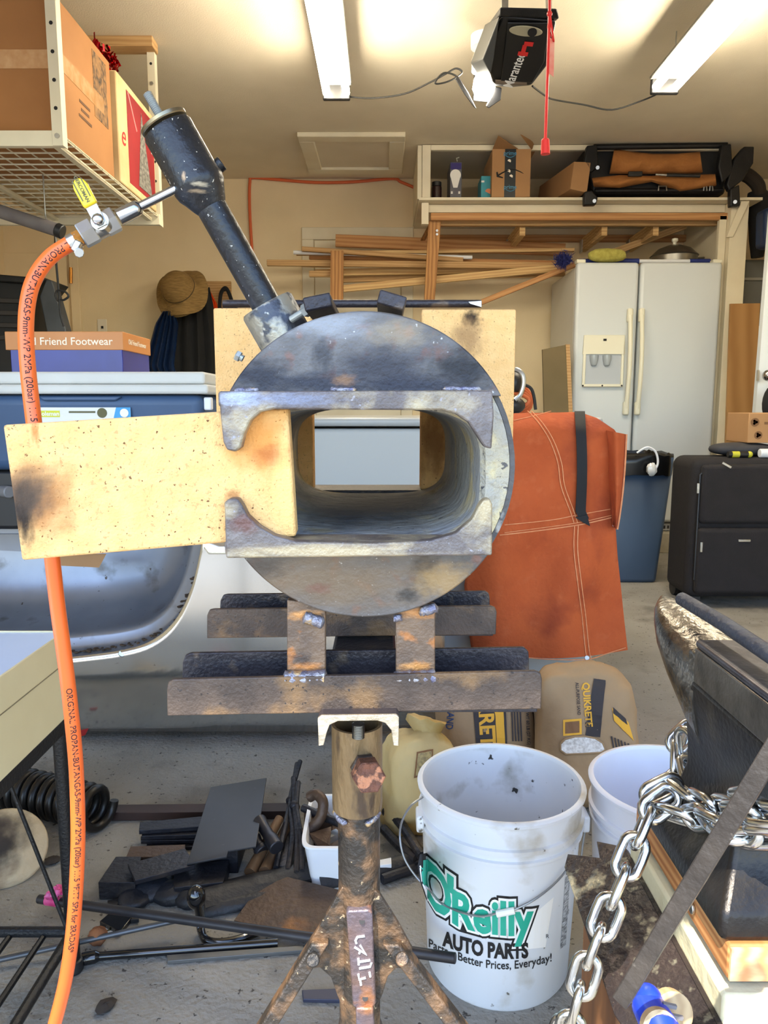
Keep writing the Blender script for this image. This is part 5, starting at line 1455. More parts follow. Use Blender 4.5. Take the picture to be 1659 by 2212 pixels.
B().box(P(1637, 811, 4.297), (.012, .01, .06)).build('latch_plate', M_zinc, dr)
B().ball(P(1668, 872, 4.1), (.05, .05, .1), 14, 10).build('hanging_pouch', M_blackcloth, dr)
# ================================================================ print laid onto curved things
from mathutils.bvhtree import BVHTree
from mathutils import noise as mnoise
def tree_of(o):
    me = o.data
    off = o.location if o.parent is None else V((0, 0, 0))
    return BVHTree.FromPolygons([v.co + off for v in me.vertices], [tuple(p.vertices) for p in me.polygons])
def onto(tr, px, py, lift, far):
    d = ray(px, py).normalized()
    h = tr.ray_cast(V((0, 0, EYE)), d)
    if h[0] is None:
        return V((0, 0, EYE)) + d * far
    return h[0] + (h[1] if h[1].dot(d) < 0 else -h[1]) * lift
def decal(me, tr, fn, m, parent, lift, far, name='print'):
    lift += .0022 if far >= 1.6 else 0.0   # crinkled paper bags
    for v in me.vertices:
        v.co = onto(tr, *fn(v.co.x, v.co.y), lift, far)
    me.materials.clear()
    me.materials.append(m)
    o = bpy.data.objects.new(name, me)
    COL.objects.link(o)
    put(o, parent)
    return o
def decal_text(s, size, tr, fn, m, parent, lift=.0006, far=2, bold=0.0, sx=1.0, align='LEFT', cut=6, name='lettering', shear=0.0):
    me = text_mesh(s, size, bold, 0.0, align, shear, sx=sx)
    bm = bmesh.new()
    bm.from_mesh(me)
    xs = [v.co.x for v in bm.verts]
    x = min(xs)
    while x < max(xs):
        x += cut
        bmesh.ops.bisect_plane(bm, geom=bm.verts[:] + bm.edges[:] + bm.faces[:], plane_co=(x, 0, 0), plane_no=(1, 0, 0))
    bmesh.ops.triangulate(bm, faces=bm.faces)
    bm.to_mesh(me)
    bm.free()
    return decal(me, tr, fn, m, parent, lift, far, name)
def decal_quad(q, tr, m, parent, lift=.0004, far=2, n=16, name='print'):
    b = B().grid(lambda u, v: V((u, v, 0)), n, n)
    me = bpy.data.meshes.new(name)
    me.from_pydata([tuple(p) for p in b.v], [], b.f)
    def fn(u, v):
        a = (q[0][0] * (1 - u) + q[1][0] * u, q[0][1] * (1 - u) + q[1][1] * u)
        c = (q[3][0] * (1 - u) + q[2][0] * u, q[3][1] * (1 - u) + q[2][1] * u)
        return a[0] * (1 - v) + c[0] * v, a[1] * (1 - v) + c[1] * v
    return decal(me, tr, fn, m, parent, lift, far, name)
def axis_map(o, r, u):
    """text coordinates to photograph coordinates: origin, reading direction, up direction"""
    return lambda x, y: (o[0] + r[0] * x + u[0] * y, o[1] + r[1] * x + u[1] * y)

# ================================================================ buckets
M_pail = mat('white_pail', (222, 224, 226), (214, 217, 220), 5, .42, c3=(168, 156, 130), s3=8, t3=(.56, .72), c4=(96, 88, 74), s4=40, t4=(.69, .73))
M_pailin = mat('pail_inside', (216, 218, 220), (206, 208, 212), 8, .5, c3=(150, 146, 134), s3=10, t3=(.56, .72), c4=(46, 44, 42), s4=40, t4=(.68, .71))
M_pail2 = mat('clean_white_pail', (226, 228, 236), (220, 222, 230), 5, .4)
def bucket(c, h, rt, rb, label, m, min_, nm='bucket'):
    t = T(nm, label, 'bucket', c)
    k = rt - rb
    body = B().lathe(c, (0, 0, 1), [(rb * .96, 0), (rb, .008), (rb + k * .72, h * .74), (rt - .004, h * .78), (rt + .001, h * .785), (rt + .0015, h * .80), (rt - .003, h * .805), (rt - .003, h * .835), (rt + .003, h * .84), (rt + .003, h * .86), (rt - .002, h * .865), (rt - .0005, h * .97), (rt + .004, h * .975), (rt + .005, h * .99), (rt + .002, h), (rt - .004, h), (rt - .005, h * .98)], 64)
    body.f = body.f[:-1]
    bo = body.build('pail', m, t, smooth=50)
    b = B().loft_axis(V(c), V((0, 0, 1)), [(rt - .0048, h * .985), (rb + k * .7 - .004, h * .72), (rb - .004, .012), (.001, .01)], 64, cap=False)
    b.build('pail_inside', min_, t, smooth=50)
    return t, bo
c1 = V((.206, 1.245, 0))
bk1, bo1 = bucket(c1, .349, .142, .126, 'large white bucket with green logo printed on its side', M_pail, M_pailin)
tr1 = tree_of(bo1)
M_green = mat('logo_green', (28, 160, 132), (60, 176, 150), 12, .5)
base = [(915, 1930), (940, 1962), (965, 1985), (990, 2002), (1040, 2016), (1100, 2022), (1150, 2020), (1200, 2010)]
def bline(x):
    for (x0, y0), (x1, y1) in zip(base, base[1:]):
        if x <= x1:
            return y0 + (y1 - y0) * (x - x0) / (x1 - x0)
    return base[-1][1]
logo_map = lambda x0, dy=0, k=1.0: (lambda x, y: (x0 + x, bline(x0 + x) + dy - y * k - 34))
for (bold, mm, lift, nm) in ((.135, M_ink, .0004, 'logo_border'), (.085, M_inkw, .0008, 'logo_ground'), (.034, M_green, .0012, 'logo_letters')):
    decal_text("O", 128, tr1, logo_map(908, -6), mm, bk1, lift, 1.2, bold * .8, .66, name=nm)
    decal_text("'", 118, tr1, logo_map(965, -14), mm, bk1, lift, 1.2, bold, .8, name=nm)
    decal_text('Reilly', 100, tr1, logo_map(974), mm, bk1, lift, 1.2, bold, .80, name=nm)
decal_quad([(1120, 2002), (1196, 1938), (1178, 2046), (1124, 2052)], tr1, M_inkw, bk1, .0003, 1.2, name='logo_ground')
low = lambda x0, y0, k: (lambda x, y: (x0 + x, y0 + k * math.sin(math.pi * min(1, max(0, (x0 + x - 925) / 280.0))) - .06 * 0 - y + (x0 + x - 925) * .10))
decal_text('AUTO PARTS', 44, tr1, low(958, 2016, 24), M_ink, bk1, .0010, 1.2, .045, .70)
decal_text('Parts... Better Prices, Everyday!', 25, tr1, low(926, 2036, 34), M_ink, bk1, .0010, 1.2, .012, .84)
decal_text('R', 12, tr1, axis_map((1178, 2022), (1, 0), (0, -1)), M_ink, bk1, .001, 1.2)
# side block of small print at the right of the bucket
decal_quad([(1221, 1895), (1231, 1886), (1222, 2040), (1210, 2050)], tr1, mat('fine_print', (214, 216, 218), (60, 58, 56), 120, .5, stretch=(1, 1, 3)), bk1, .0006, 1.3, 12)
M_wire = mat('bail_wire', (150, 152, 154), rough=.4, metal=.8)
hw_ = [(913, 1722, 1.20), (888, 1740, 1.17), (868, 1775, 1.15), (864, 1812, 1.13), (874, 1855, 1.12), (900, 1895, 1.11), (930, 1925, 1.10)]
bail = [P(*q_) for q_ in hw_] + [onto(tr1, x, y, .006, 1.2) for x, y in ((960, 1948), (1000, 1966), (1040, 1974), (1072, 1968))]
bo_ = B().tube(smoothpath(bail), .0018, 8).build('bail_wire', M_wire, bk1)
B().tube(smoothpath([onto(tr1, x, y, .006, 1.2) for x, y in ((1108, 1960), (1150, 1938), (1190, 1906), (1222, 1868))] + [P(1246, 1830, 1.2), P(1256, 1796, 1.23)]), .0018, 8).build('bail_wire', M_wire, bk1)
B().cyl(onto(tr1, 1072, 1969, .006, 1.2), onto(tr1, 1110, 1961, .006, 1.2), .0055, n=12).build('bail_grip', M_inkw, bk1, bevel=.001)
B().box(V((c1.x + .143, c1.y - .02, .285)), (.014, .04, .03)).build('bail_ear', M_pail, bk1, bevel=.004)
B().box(V((c1.x - .143, c1.y - .02, .285)), (.014, .04, .03)).build('bail_ear', M_pail, bk1, bevel=.004)
c2 = V((.512, 1.25, 0))
bk2, bo2 = bucket(c2, .345, .140, .124, 'cleaner white bucket half hidden behind the chain and anvil', M_pail2, mat('pail2_inside', (224, 226, 236), (216, 218, 228), 6, .5, spots=[((c2.x, c2.y, .12), (.3, .3, .02), (130, 126, 120), .8)]))
B().tube(smoothpath([V((c2.x - .15, c2.y - .01, .29)), V((c2.x - .165, c2.y - .03, .2)), V((c2.x - .15, c2.y - .06, .12))]), .0018, 8).build('bail_wire', M_wire, bk2)

# ================================================================ bags of sand and concrete behind the buckets
M_kraft = mat('kraft_paper', (158, 130, 96), (142, 116, 84), 5, .8, bump=.35, bscale=22, c3=(130, 104, 74), s3=4, t3=(.55, .7))
M_kyel = mat('yellow_paper_bag', (190, 168, 118), (176, 154, 104), 6, .8, bump=.35, bscale=22, c3=(168, 138, 76), s3=5)
M_pyel = mat('amber_print', (216, 160, 50), rough=.8)
M_pdk = mat('dark_print', (52, 46, 46), rough=.8)
M_pblue = mat('blue_print', (44, 64, 104), rough=.8)
def bag(c, r, label, m, rot=(0, 0, 0), e=.55, jit=.012, nm='cement_bag'):
    t = T(nm, label, 'bag', (c[0], c[1], 0), 'bags beside the truck bed')
    from mathutils import Euler
    Mx = Euler(rot).to_matrix()
    b = B().ball(c, r, 64, 44, Mx, e)
    for v in b.v:
        n_ = V((math.sin(v.x * 31 + v.z * 17), math.cos(v.y * 23 + v.z * 29), math.sin(v.x * 19 - v.z * 37)))
        nz = mnoise.noise_vector(v * 14.0)
        v += n_ * .003 + nz * .012 + mnoise.noise_vector(v * 45.0) * .004
        v.z = max(v.z, .001)
    return t, b.build('bag', m, t, smooth=60)
p0 = P(1272, 1560, 1.80)
b3, b3o = bag((p0.x, 1.84, .170), (.128, .11, .178), 'kraft paper sand bag standing behind both buckets with torn white corner', M_kraft, (-.28, -.06, -.12))
t3_ = tree_of(b3o)
AXM = lambda o, k=1.0: axis_map(o, (.17 * k, .985 * k), (.985 * k, -.17 * k))
decal_quad([(1282, 1466), (1308, 1470), (1296, 1592), (1264, 1588)], t3_, M_pdk, b3, .0006, 1.8, name='dark_band')
decal_text('QUIKRETE', 21, t3_, axis_map((1264, 1475), (.08, .99), (.99, -.08)), M_pyel, b3, .0014, 1.8, .03, .98)
decal_text('ALL-PURPOSE SAND', 10, t3_, axis_map((1246, 1475), (.06, .99), (.99, -.06)), M_pdk, b3, .0012, 1.8, .02, .78)
decal_quad([(1217, 1555), (1256, 1552), (1256, 1586), (1217, 1590)], t3_, M_pyel, b3, .0006, 1.8, name='amber_panel')
decal_quad([(1221, 1560), (1251, 1557), (1251, 1582), (1221, 1585)], t3_, M_bprint, b3, .001, 1.8, name='picture_print')
decal_text('60', 14, t3_, axis_map((1268, 1558), (.08, .99), (.99, -.08)), M_pdk, b3, .0016, 1.8, .03)
decal_quad([(1322, 1530), (1356, 1560), (1368, 1600), (1326, 1556)], t3_, M_pyel, b3, .0006, 1.8, name='amber_band')
decal_quad([(1324, 1528), (1350, 1552), (1354, 1566), (1324, 1540)], t3_, M_pdk, b3, .0009, 1.8, name='dark_band')
for k in range(7):
    decal_quad([(1319 + k * 7, 1590 + k * 3), (1322 + k * 7, 1590 + k * 3), (1331 + k * 7, 1640 + k * 2), (1328 + k * 7, 1640 + k * 2)], t3_, M_pdk, b3, .001, 1.8, 6, name='print_line')
vl = [(1212, 1606), (1220, 1596), (1240, 1591), (1262, 1590), (1284, 1594), (1300, 1604), (1306, 1618), (1298, 1624), (1260, 1626), (1222, 1628), (1212, 1620)]
me = bpy.data.meshes.new('torn_valve')
me.from_pydata([(x, y, 0) for x, y in vl] + [(1258, 1610, 0)], [], [(i, (i + 1) % 11, 11) for i in range(11)])
decal(me, t3_, lambda x, y: (x, y), mat('white_weave', (226, 222, 216), (180, 172, 164), 150, .8), b3, .004, 1.8, 'torn_valve')
B().tube([onto(t3_, x, y, .004, 1.8) for x, y in vl], .003, 8, closed=True).build('valve_rim', M_kraft, b3)
p0 = P(1052, 1590, 1.85)
b4, b4o = bag((p0.x, 1.93, .165), (.125, .10, .165), 'tan paper bag with big amber letters half hidden by the forge rail', M_kraft, (-.3, .05, .1))
t4_ = tree_of(b4o)
decal_quad([(1018, 1500), (1090, 1500), (1096, 1625), (1030, 1625)], t4_, M_pdk, b4, .0006, 1.9, name='dark_band')
decal_quad([(1066, 1500), (1084, 1500), (1092, 1625), (1074, 1625)], t4_, M_pyel, b4, .001, 1.9, name='amber_band')
decal_text('QUIKRETE', 46, t4_, axis_map((1042, 1438), (.06, .99), (.99, -.06)), M_pyel, b4, .0014, 1.9, .03, .92)
decal_text('ALL PURPOSE SAND', 20, t4_, axis_map((986, 1425), (-.10, .99), (.99, .10)), M_pblue, b4, .001, 1.9, .02, .85)
decal_text('NET WT 60 LB (27 KG)', 9, t4_, axis_map((1136, 1520), (.05, .99), (.99, -.05)), M_pdk, b4, .001, 1.9, .02)
for k in range(4):
    decal_quad([(1102 + k * 6, 1515), (1105 + k * 6, 1515), (1109 + k * 6, 1600), (1106 + k * 6, 1600)], t4_, M_pdk, b4, .001, 1.9, 8, name='print_line')
p0 = P(900, 1680, 1.66)
b5, b5o = bag((p0.x, 1.70, .105), (.085, .075, .125), 'pale yellow paper bag with twisted open neck beside the jack stand', M_kyel, (-.2, .15, .3), .6)
t5_ = tree_of(b5o)
nk = B().loft([(P(905, 1640, 1.70), .05), (P(915, 1605, 1.72), .035), (P(922, 1585, 1.73), .03), (P(918, 1565, 1.73), .045), (P(922, 1552, 1.73), .05)], 20)
for v in nk.v:
    v += V((R.uniform(-.004, .004), R.uniform(-.004, .004), R.uniform(-.004, .004)))
nk.build('bag_neck', M_kyel, b5, smooth=60)
decal_quad([(900, 1625), (935, 1618), (930, 1672), (893, 1680)], t5_, M_bprint, b5, .0006, 1.7, name='print_frame')
decal_quad([(903, 1628), (932, 1622), (927, 1669), (896, 1676)], t5_, mat('pale_print', (176, 156, 104), (120, 106, 80), 160, .8), b5, .001, 1.7, name='small_print')

# ================================================================ anvil on its timber stand
AXX = .402
M_anv = mat('dark_anvil_iron', (36, 34, 34), (54, 49, 44), 26, .38, .6, bump=.12, bscale=160, c3=(92, 82, 66), s3=12, t3=(.58, .70))
M_horn = mat('worn_bright_steel', (150, 146, 138), (96, 90, 82), 22, .24, .85, bump=.2, bscale=110, c3=(70, 58, 48), s3=22, t3=(.60, .68))
M_face = mat('anvil_face_steel', (112, 108, 112), (88, 84, 88), 26, .34, .8, bump=.06, bscale=140, c4=(150, 150, 150), s4=150, t4=(.72, .76))
M_side = mat('worn_anvil_side', (140, 132, 120), (92, 86, 78), 24, .3, .75, bump=.1, bscale=140, c3=(48, 44, 40), s3=14, t3=(.56, .68))
av = T('anvil', 'dark steel anvil with bright worn horn pointing into the garage', 'anvil', (AXX, .77, .478))
b = B()
secs = [(1.0, .004, .004, .7415), (.99, .013, .010, .737), (.975, .024, .017, .731), (.955, .034, .026, .723), (.93, .043, .038, .712), (.90, .049, .05, .699), (.87, .052, .06, .686), (.84, .054, .068, .676), (.81, .054, .072, .672)]
n = 24
for (y, rx, rz, zc) in secs:
    for i in range(n):
        t = 2 * math.pi * i / n
        c, s_ = math.cos(t), math.sin(t)
        b.v.append(V((AXX - .02 * max(0, (y - .86) / .14) + rx * math.copysign(abs(c) ** .85, c), y, zc + rz * math.copysign(abs(s_) ** .85, s_) * (1 if s_ < 0 else .8))))
for k in range(len(secs) - 1):
    for i in range(n):
        j = (i + 1) % n
        b.f.append((k * n + i, k * n + j, (k + 1) * n + j, (k + 1) * n + i))
b.f += [tuple(range(n)), tuple(range((len(secs) - 1) * n, len(secs) * n))]
b.build('horn', M_horn, av, smooth=60)
B().bb(AXX - .05, AXX + .05, .80, .838, .66, .724).build('cutting_table', M_horn, av, bevel=.004)
hb_ = B()
FX, FY0, FY1 = .056, .42, .806
hb_.bb(AXX - FX, AXX + FX, FY0, FY1, .735, .744)
B().bb(AXX - FX, AXX + FX, FY0, FY1, .695, .7348).build('upper_body', M_side, av, bevel=.002)
hb_.build('face_plate', M_face, av, bevel=.0035, seg=3)
def zloft(secs, nm, m):
    b = B()
    for (z, hx, y0, y1) in secs:
        b.v += [V((AXX - hx, y0, z)), V((AXX + hx, y0, z)), V((AXX + hx, y1, z)), V((AXX - hx, y1, z))]
    for k in range(len(secs) - 1):
        for i in range(4):
            j = (i + 1) % 4
            b.f.append((k * 4 + i, k * 4 + j, (k + 1) * 4 + j, (k + 1) * 4 + i))
    b.f += [(3, 2, 1, 0), tuple(range(4 * len(secs) - 4, 4 * len(secs)))]
    return b.build(nm, m, av, smooth=40, bevel=.006, seg=3)
zloft([(.478, .071, .672, .905), (.502, .071, .672, .905), (.509, .068, .676, .90), (.525, .056, .695, .88), (.55, .045, .71, .86), (.58, .040, .71, .85), (.605, .041, .70, .85), (.635, .046, .66, .845), (.665, .052, .56, .835), (.6945, .054, .48, .815)], 'anvil_body', M_anv)
# round bar resting on the face
rb_ = B().tube([P(1473, 1294, .905), P(1560, 1345, .80), P(1660, 1412, .70), P(1760, 1478, .62)], .0085, 14).build('round_bar', mat('scaled_bar', (92, 96, 106), (72, 74, 84), 14, .5, .5, bump=.35, bscale=120, c3=(128, 96, 96), s3=12, t3=(.60, .70)))
tag(rb_, 'grey scaled round steel bar lying across the anvil face', 'steel bar')
# stand
sd_ = T('anvil_stand', 'heavy timber anvil stand smeared with cream paint', 'anvil stand', (.44, .8, 0))
M_tim = mat('fresh_timber', (198, 142, 84), (160, 100, 52), 26, .65, wood='Z', stretch=(1, .1, 1), c3=(206, 192, 156), s3=14, t3=(.61, .65))
M_end = mat('end_grain', (232, 190, 136), (212, 140, 88), 26, .8, wood='X', stretch=(.6, 1, 1.4), spots=[((.42, .665, .455), (.1, .1, .012), (216, 130, 84), .8)])
M_timp = mat('cream_painted_timber', (226, 216, 178), (206, 196, 158), 10, .6, bump=.3, bscale=40, c3=(150, 104, 66), s3=11, t3=(.64, .67))
M_timd = mat('brown_timber', (140, 92, 50), (104, 66, 36), 22, .7, wood='X', stretch=(1, 1, .1))
B().bb(.338, .58, .668, .94, .440, .4775).build('timber', M_tim, sd_, bevel=.003)
B().bb(.339, .579, .6645, .6678, .4415, .476).build('timber_end', M_end, sd_)
B().bb(.345, .58, .676, .94, .4305, .4395).build('steel_strap', mat('painted_steel', (120, 112, 104), (92, 84, 78), 14, .5, .3, c3=(186, 190, 184), s3=9, t3=(.58, .62)), sd_, bevel=.001)
B().bb(.332, .58, .660, .94, .30, .430).build('timber', M_timp, sd_, bevel=.004)
B().bb(.336, .58, .665, .94, .0, .2995).build('timber', M_timp, sd_, bevel=.004)
B().bb(.276, .331, .80, .95, 0, .352).build('leg_post', M_timd, sd_, bevel=.003)
M_ang = mat('paint_splashed_steel', (38, 34, 36), (58, 48, 46), 10, .4, .4, bump=.4, bscale=60, c3=(196, 188, 158), s3=8, t3=(.535, .575), c4=(120, 116, 100), s4=50, t4=(.60, .68))
q = [V((.330, .955, .402)), V((.300, .985, .392)), V((.296, .955, .386)), V((.262, .992, .368)), V((.252, .97, .362)), V((.246, .72, .356)), V((.262, .60, .372)), V((.330, .60, .402))]
B().prism(q, V((.006, 0, -.006))).build('angle_iron', M_ang, sd_, bevel=.001)
B().bb(.326, .3315, .60, .93, .37, .402).build('angle_iron_leg', M_ang, sd_)
B().cyl(V((.3375, .75, .458)), V((.334, .75, .458)), .006, n=14).build('lag_bolt', M_zinc, sd_, bevel=.001)
# square bar leaning on the stand
a_, c_ = P(1344, 2158, .585), P(1700, 1572, .50)
d_ = (c_ - a_).normalized()
sq = B().loft_axis(a_, d_, [(.0092, 0), (.0099, .001), (.0095, .08), (.0099, .15), (.0093, (c_ - a_).length)], 4).build('square_bar', mat('forged_bar', (84, 77, 71), (62, 57, 54), 24, .45, .5, bump=.3, bscale=90, c4=(140, 132, 122), s4=60, t4=(.66, .72)), smooth=20, bevel=.0015)
tag(sq, 'dark forged square bar leaning up across the anvil stand', 'steel bar')
# blue handled brush
bt = T('blue_handled_brush', 'blue handled tool with pale wooden block lying below the square bar', 'brush', P(1425, 2190, .62))
M_bluep = mat('bright_blue_plastic', (34, 66, 196), (28, 52, 170), 10, .3)
B().ball(P(1402, 2170, .64), (.014, .018, .018), 20, 14).build('handle_end', M_bluep, bt)
B().loft([(P(1400, 2172, .64), .0155), (P(1430, 2230, .60), .017), (P(1450, 2290, .58), .016)], 20).build('handle', M_bluep, bt)
tk = B().loft_axis(P(1452, 2186, .635), V((.1, -1, .45)), [(.0165, -.01), (.0185, -.008), (.0185, .004), (.0165, .005), (.001, .005)], 28).build('wooden_block', mat('pale_wood', (190, 162, 120), (170, 140, 100), 30, .7, wood='X'), bt)
B().loft_axis(P(1425, 2222, .60), V((.0, -1, .5)), [(.016, -.006), (.016, .004), (.001, .0045)], 28).build('wooden_block', MATS['pale_wood'], bt)
for k in (0, 1):
    B().box(P(1446 + k * 14, 2172 + k * 24, .622), (.013, .003, .0035), Matrix.Rotation(.25, 3, 'Y')).build('staple', mat('staple_grey', (120, 116, 116), rough=.5), bt)

# ================================================================ chain
M_link = mat('zinc_chain', (214, 214, 210), (196, 198, 200), 16, .22, 1.0)
chn = T('steel_chain', 'bright zinc plated chain wrapped round the anvil waist and hanging down', 'chain', P(1250, 2200, .74))
LR, LL, WR = .0125, .0105, .0051       # half width, half straight length, wire radius
lp = []
for i in range(24):
    t = 2 * math.pi * i / 24
    c, s_ = math.cos(t), math.sin(t)
    lp.append(V((c * LR + (LL if c > 0 else -LL) * (1 if abs(c) > 1e-6 else 0), s_ * LR, 0)))
lk = B().tube(lp, WR, 10, closed=True).build('link', M_link, chn, smooth=60)
lk_used = [False]
def put_link(M_):
    if not lk_used[0]:
        lk_used[0] = True
        lk.matrix_basis = M_
    else:
        link_copy(lk, M_, chn)
def chain_path(pts, phase=0.0, twist=1.5708, tilt=0.6):
    pts = smoothpath(pts, 12)
    step = 2 * (LL + LR) - 2 * WR - .0012
    acc, last = 0.0, None
    out = [pts[0]]
    for p in pts[1:]:
        if (p - out[-1]).length >= step:
            out.append(out[-1] + (p - out[-1]).normalized() * step)
    for k in range(len(out) - 1):
        c = (out[k] + out[k + 1]) / 2
        d = (out[k + 1] - out[k]).normalized()
        M_ = basis(c, d, V((0, -1, .25)))
        a = tilt + (twist if k % 2 else 0) + R.uniform(-.15, .15)
        put_link(M_ @ Matrix.Rotation(a, 4, 'X'))
chain_path([P(1452, 1716, .80), P(1412, 1726, .80), P(1396, 1765, .79), P(1372, 1826, .775), P(1340, 1905, .76), P(1308, 1985, .75), P(1276, 2065, .745), P(1252, 2140, .74), P(1232, 2215, .74), P(1222, 2290, .74)], tilt=.35)
chain_path([P(1222, 2215, .75), P(1200, 2260, .75), P(1190, 2330, .75)], tilt=.9)
chain_path([P(1400, 1722, .81), P(1455, 1692, .815), P(1505, 1730, .78), P(1560, 1752, .73), P(1620, 1762, .69), P(1700, 1770, .66), P(1800, 1775, .63)], tilt=.2)
chain_path([P(1430, 1752, .80), P(1480, 1772, .78), P(1530, 1764, .74), P(1590, 1792, .70), P(1660, 1798, .67), P(1760, 1805, .64)], tilt=1.0)
chain_path([P(1530, 1745, .76), P(1580, 1810, .70), P(1640, 1800, .68), P(1720, 1830, .65)], tilt=.5)
chain_path([P(1500, 1573, .93), P(1470, 1590, .93), P(1452, 1632, .92), P(1460, 1680, .90), P(1490, 1700, .86)], tilt=.4)
chain_path([P(1515, 1580, .93), P(1500, 1612, .925), P(1492, 1655, .92), P(1515, 1690, .89)], tilt=.9)
chain_path([P(1478, 1585, .91), P(1500, 1625, .905), P(1470, 1665, .895), P(1500, 1700, .87)], tilt=1.3)
chain_path([P(1522, 1600, .90), P(1515, 1650, .895), P(1528, 1700, .87)], tilt=.1)
chain_path([P(1600, 1722, .71), P(1660, 1716, .68), P(1740, 1720, .65)], tilt=.2)

# ================================================================ table at the left edge
tb0 = T('work_table', 'low cream topped work table on black steel legs at left', 'table', (-1.0, .9, 0))
TX, TYf, TZ = -.542, 1.235, .62
M_ttop = mat('pale_table_top', (196, 212, 236), (188, 204, 230), 4, .25, coat=.3)  # blue of the skylight is put into this base colour
M_tap = mat('cream_table_edge', (214, 206, 170), (202, 192, 154), 5, .45, c3=(170, 160, 124), s3=5, t3=(.62, .75))
B().bb(-1.6, TX - .004, .25, TYf, TZ - .012, TZ).build('table_top', M_ttop, tb0, bevel=.002)
B().bb(TX - .0038, TX, .25, TYf, TZ - .145, TZ + .002).bb(-1.6, TX - .004, TYf - .0005, TYf + .003, TZ - .145, TZ + .002).build('table_apron', M_tap, tb0, bevel=.001)
B().bb(TX - .004, TX + .001, .25, TYf + .001, TZ - .052, TZ - .0505).build('edge_seam', mat('seam_dark', (120, 112, 88), rough=.6), tb0)
B().bb(TX - .04, TX - .002, .25, TYf, TZ - .172, TZ - .1455).build('steel_frame', M_blackm, tb0, bevel=.002)
def tleg(x, y):
    o = B().cyl((x, y, .018), (x, y, TZ - .146), .0115, n=16).build('leg', M_blackm, tb0)
    B().lathe((x, y, 0), (0, 0, 1), [(.014, 0), (.016, .004), (.0145, .022), (.0115, .024)], 16).build('foot_cap', M_black, o)
tleg(TX - .012, TYf - .02)
tleg(-1.3, TYf - .02)
tleg(TX - .02, .34)
zs_ = P(100, 2013, TYf - .02).z
B().cyl((-1.3, TYf - .02, zs_), (TX - .012, TYf - .02, zs_), .009, n=12).build('stretcher', M_blackm, tb0)
B().cyl((TX - .02, .34, zs_), (TX - .012, TYf - .02, zs_), .009, n=12).build('stretcher', M_blackm, tb0)
for k in range(4):
    x = TX - .06 - k * .06
    B().cyl((x - .01, .5, zs_ - .004), (x, TYf - .02, zs_ - .004), .0055, n=8).build('shelf_rod', M_blackm, tb0)
B().cyl(P(22, 1695, 1.19), P(146, 2010, 1.195), .0035, n=8).build('brace_rod', M_blackm, tb0)
# charred wooden round
ct = T('charred_log_slice', 'charred round slice of log under the table', 'log slice', F(20, 1900))
cc = P(14, 1828, 1.50)
nd = V((.45, -.55, .75)).normalized()
B().loft_axis(cc, nd, [(.070, -.075), (.080, -.06), (.084, -.004), (.080, 0), (.001, .002)], 36).build('log', mat('charred_wood', (206, 190, 160), (186, 168, 138), 12, .85, bump=.4, bscale=40, spots=[(tuple(cc + V((-.02, -.01, .0))), (.075, .1, .06), (30, 25, 24), .97), (tuple(cc + V((-.03, .01, .04))), (.09, .08, .05), (52, 42, 38), .92), (tuple(cc + V((-.01, -.03, -.05))), (.06, .08, .03), (96, 70, 50), .8)]), ct, smooth=50)
B().loft_axis(cc - nd * .077, nd, [(.072, -.09), (.086, -.08), (.086, -.002), (.07, -.001)], 36).build('black_base', M_black, ct, smooth=50)

# ================================================================ scrap steel on the floor
M_scrap = mat('dark_scrap_steel', (46, 46, 52), (34, 34, 40), 10, .45, .5, bump=.25, bscale=90, c3=(70, 62, 58), s3=9, t3=(.58, .70))
M_scrap2 = mat('brown_scrap_plate', (86, 66, 50), (62, 50, 44), 8, .5, .4, bump=.25, bscale=80, c3=(124, 84, 48), s3=8, t3=(.58, .68))
M_gloss = mat('gloss_black_tool', (16, 16, 18), rough=.15, coat=.5)
# coil spring
cp = V((P(220, 1775, 1.66).x, 1.66, .056))
ax = (V((P(-40, 1752, 1.78).x, 1.80, .056)) - cp).normalized()
u_, w_, _ = frame(ax)
pts = []
for i in range(14 * 20 + 1):
    t = 2 * math.pi * i / 20
    pts.append(cp + ax * (.026 * i / 20) + (u_ * math.cos(t) + w_ * math.sin(t)) * .044)
sp_ = B().tube(pts, .0105, 10).build('coil_spring', mat('black_spring', (26, 25, 25), (40, 36, 32), 14, .35, .3, c4=(120, 90, 60), s4=60, t4=(.72, .76)), smooth=60)
tag(sp_, 'thick black coil spring lying on the floor under the table', 'spring')
def slab(px, z, th, nm, label, m, cat='steel', grp=None, bev=.001, zs2=None):
    pts = [F(x, y, (zs2[i] if zs2 else z)) for i, (x, y) in enumerate(px)]
    o = B().prism(pts, (0, 0, -th)).build(nm, m, bevel=bev)
    return tag(o, label, cat, grp)
def rod(p0, p1, z0, z1, r, nm, label, m, cat='steel rod', n=14):
    o = B().cyl(F(*p0, z0), F(*p1, z1), r, n=n).build(nm, m, bevel=.0008)
    return tag(o, label, cat)
slab([(238, 1738), (625, 1734), (625, 1752), (238, 1756)], .022, .021, 'flat_bar', 'long reddish flat bar lying along the bottom of the truck bed', mat('reddish_bar', (66, 44, 38), (44, 36, 34), 6, .5, .3))
G = 'short flat bars in a stack'
slab([(302, 1776), (448, 1762), (450, 1784), (300, 1794)], .042, .010, 'flat_bar', 'topmost short flat bar of the stack left of the big plate', M_scrap, 'flat bar', G)
slab([(308, 1790), (448, 1780), (450, 1802), (306, 1806)], .031, .010, 'flat_bar', 'second short flat bar of the stack left of the big plate', M_scrap, 'flat bar', G)
slab([(304, 1806), (446, 1800), (448, 1814), (304, 1816)], .020, .009, 'flat_bar', 'third short flat bar of the stack left of the big plate', M_scrap, 'flat bar', G)
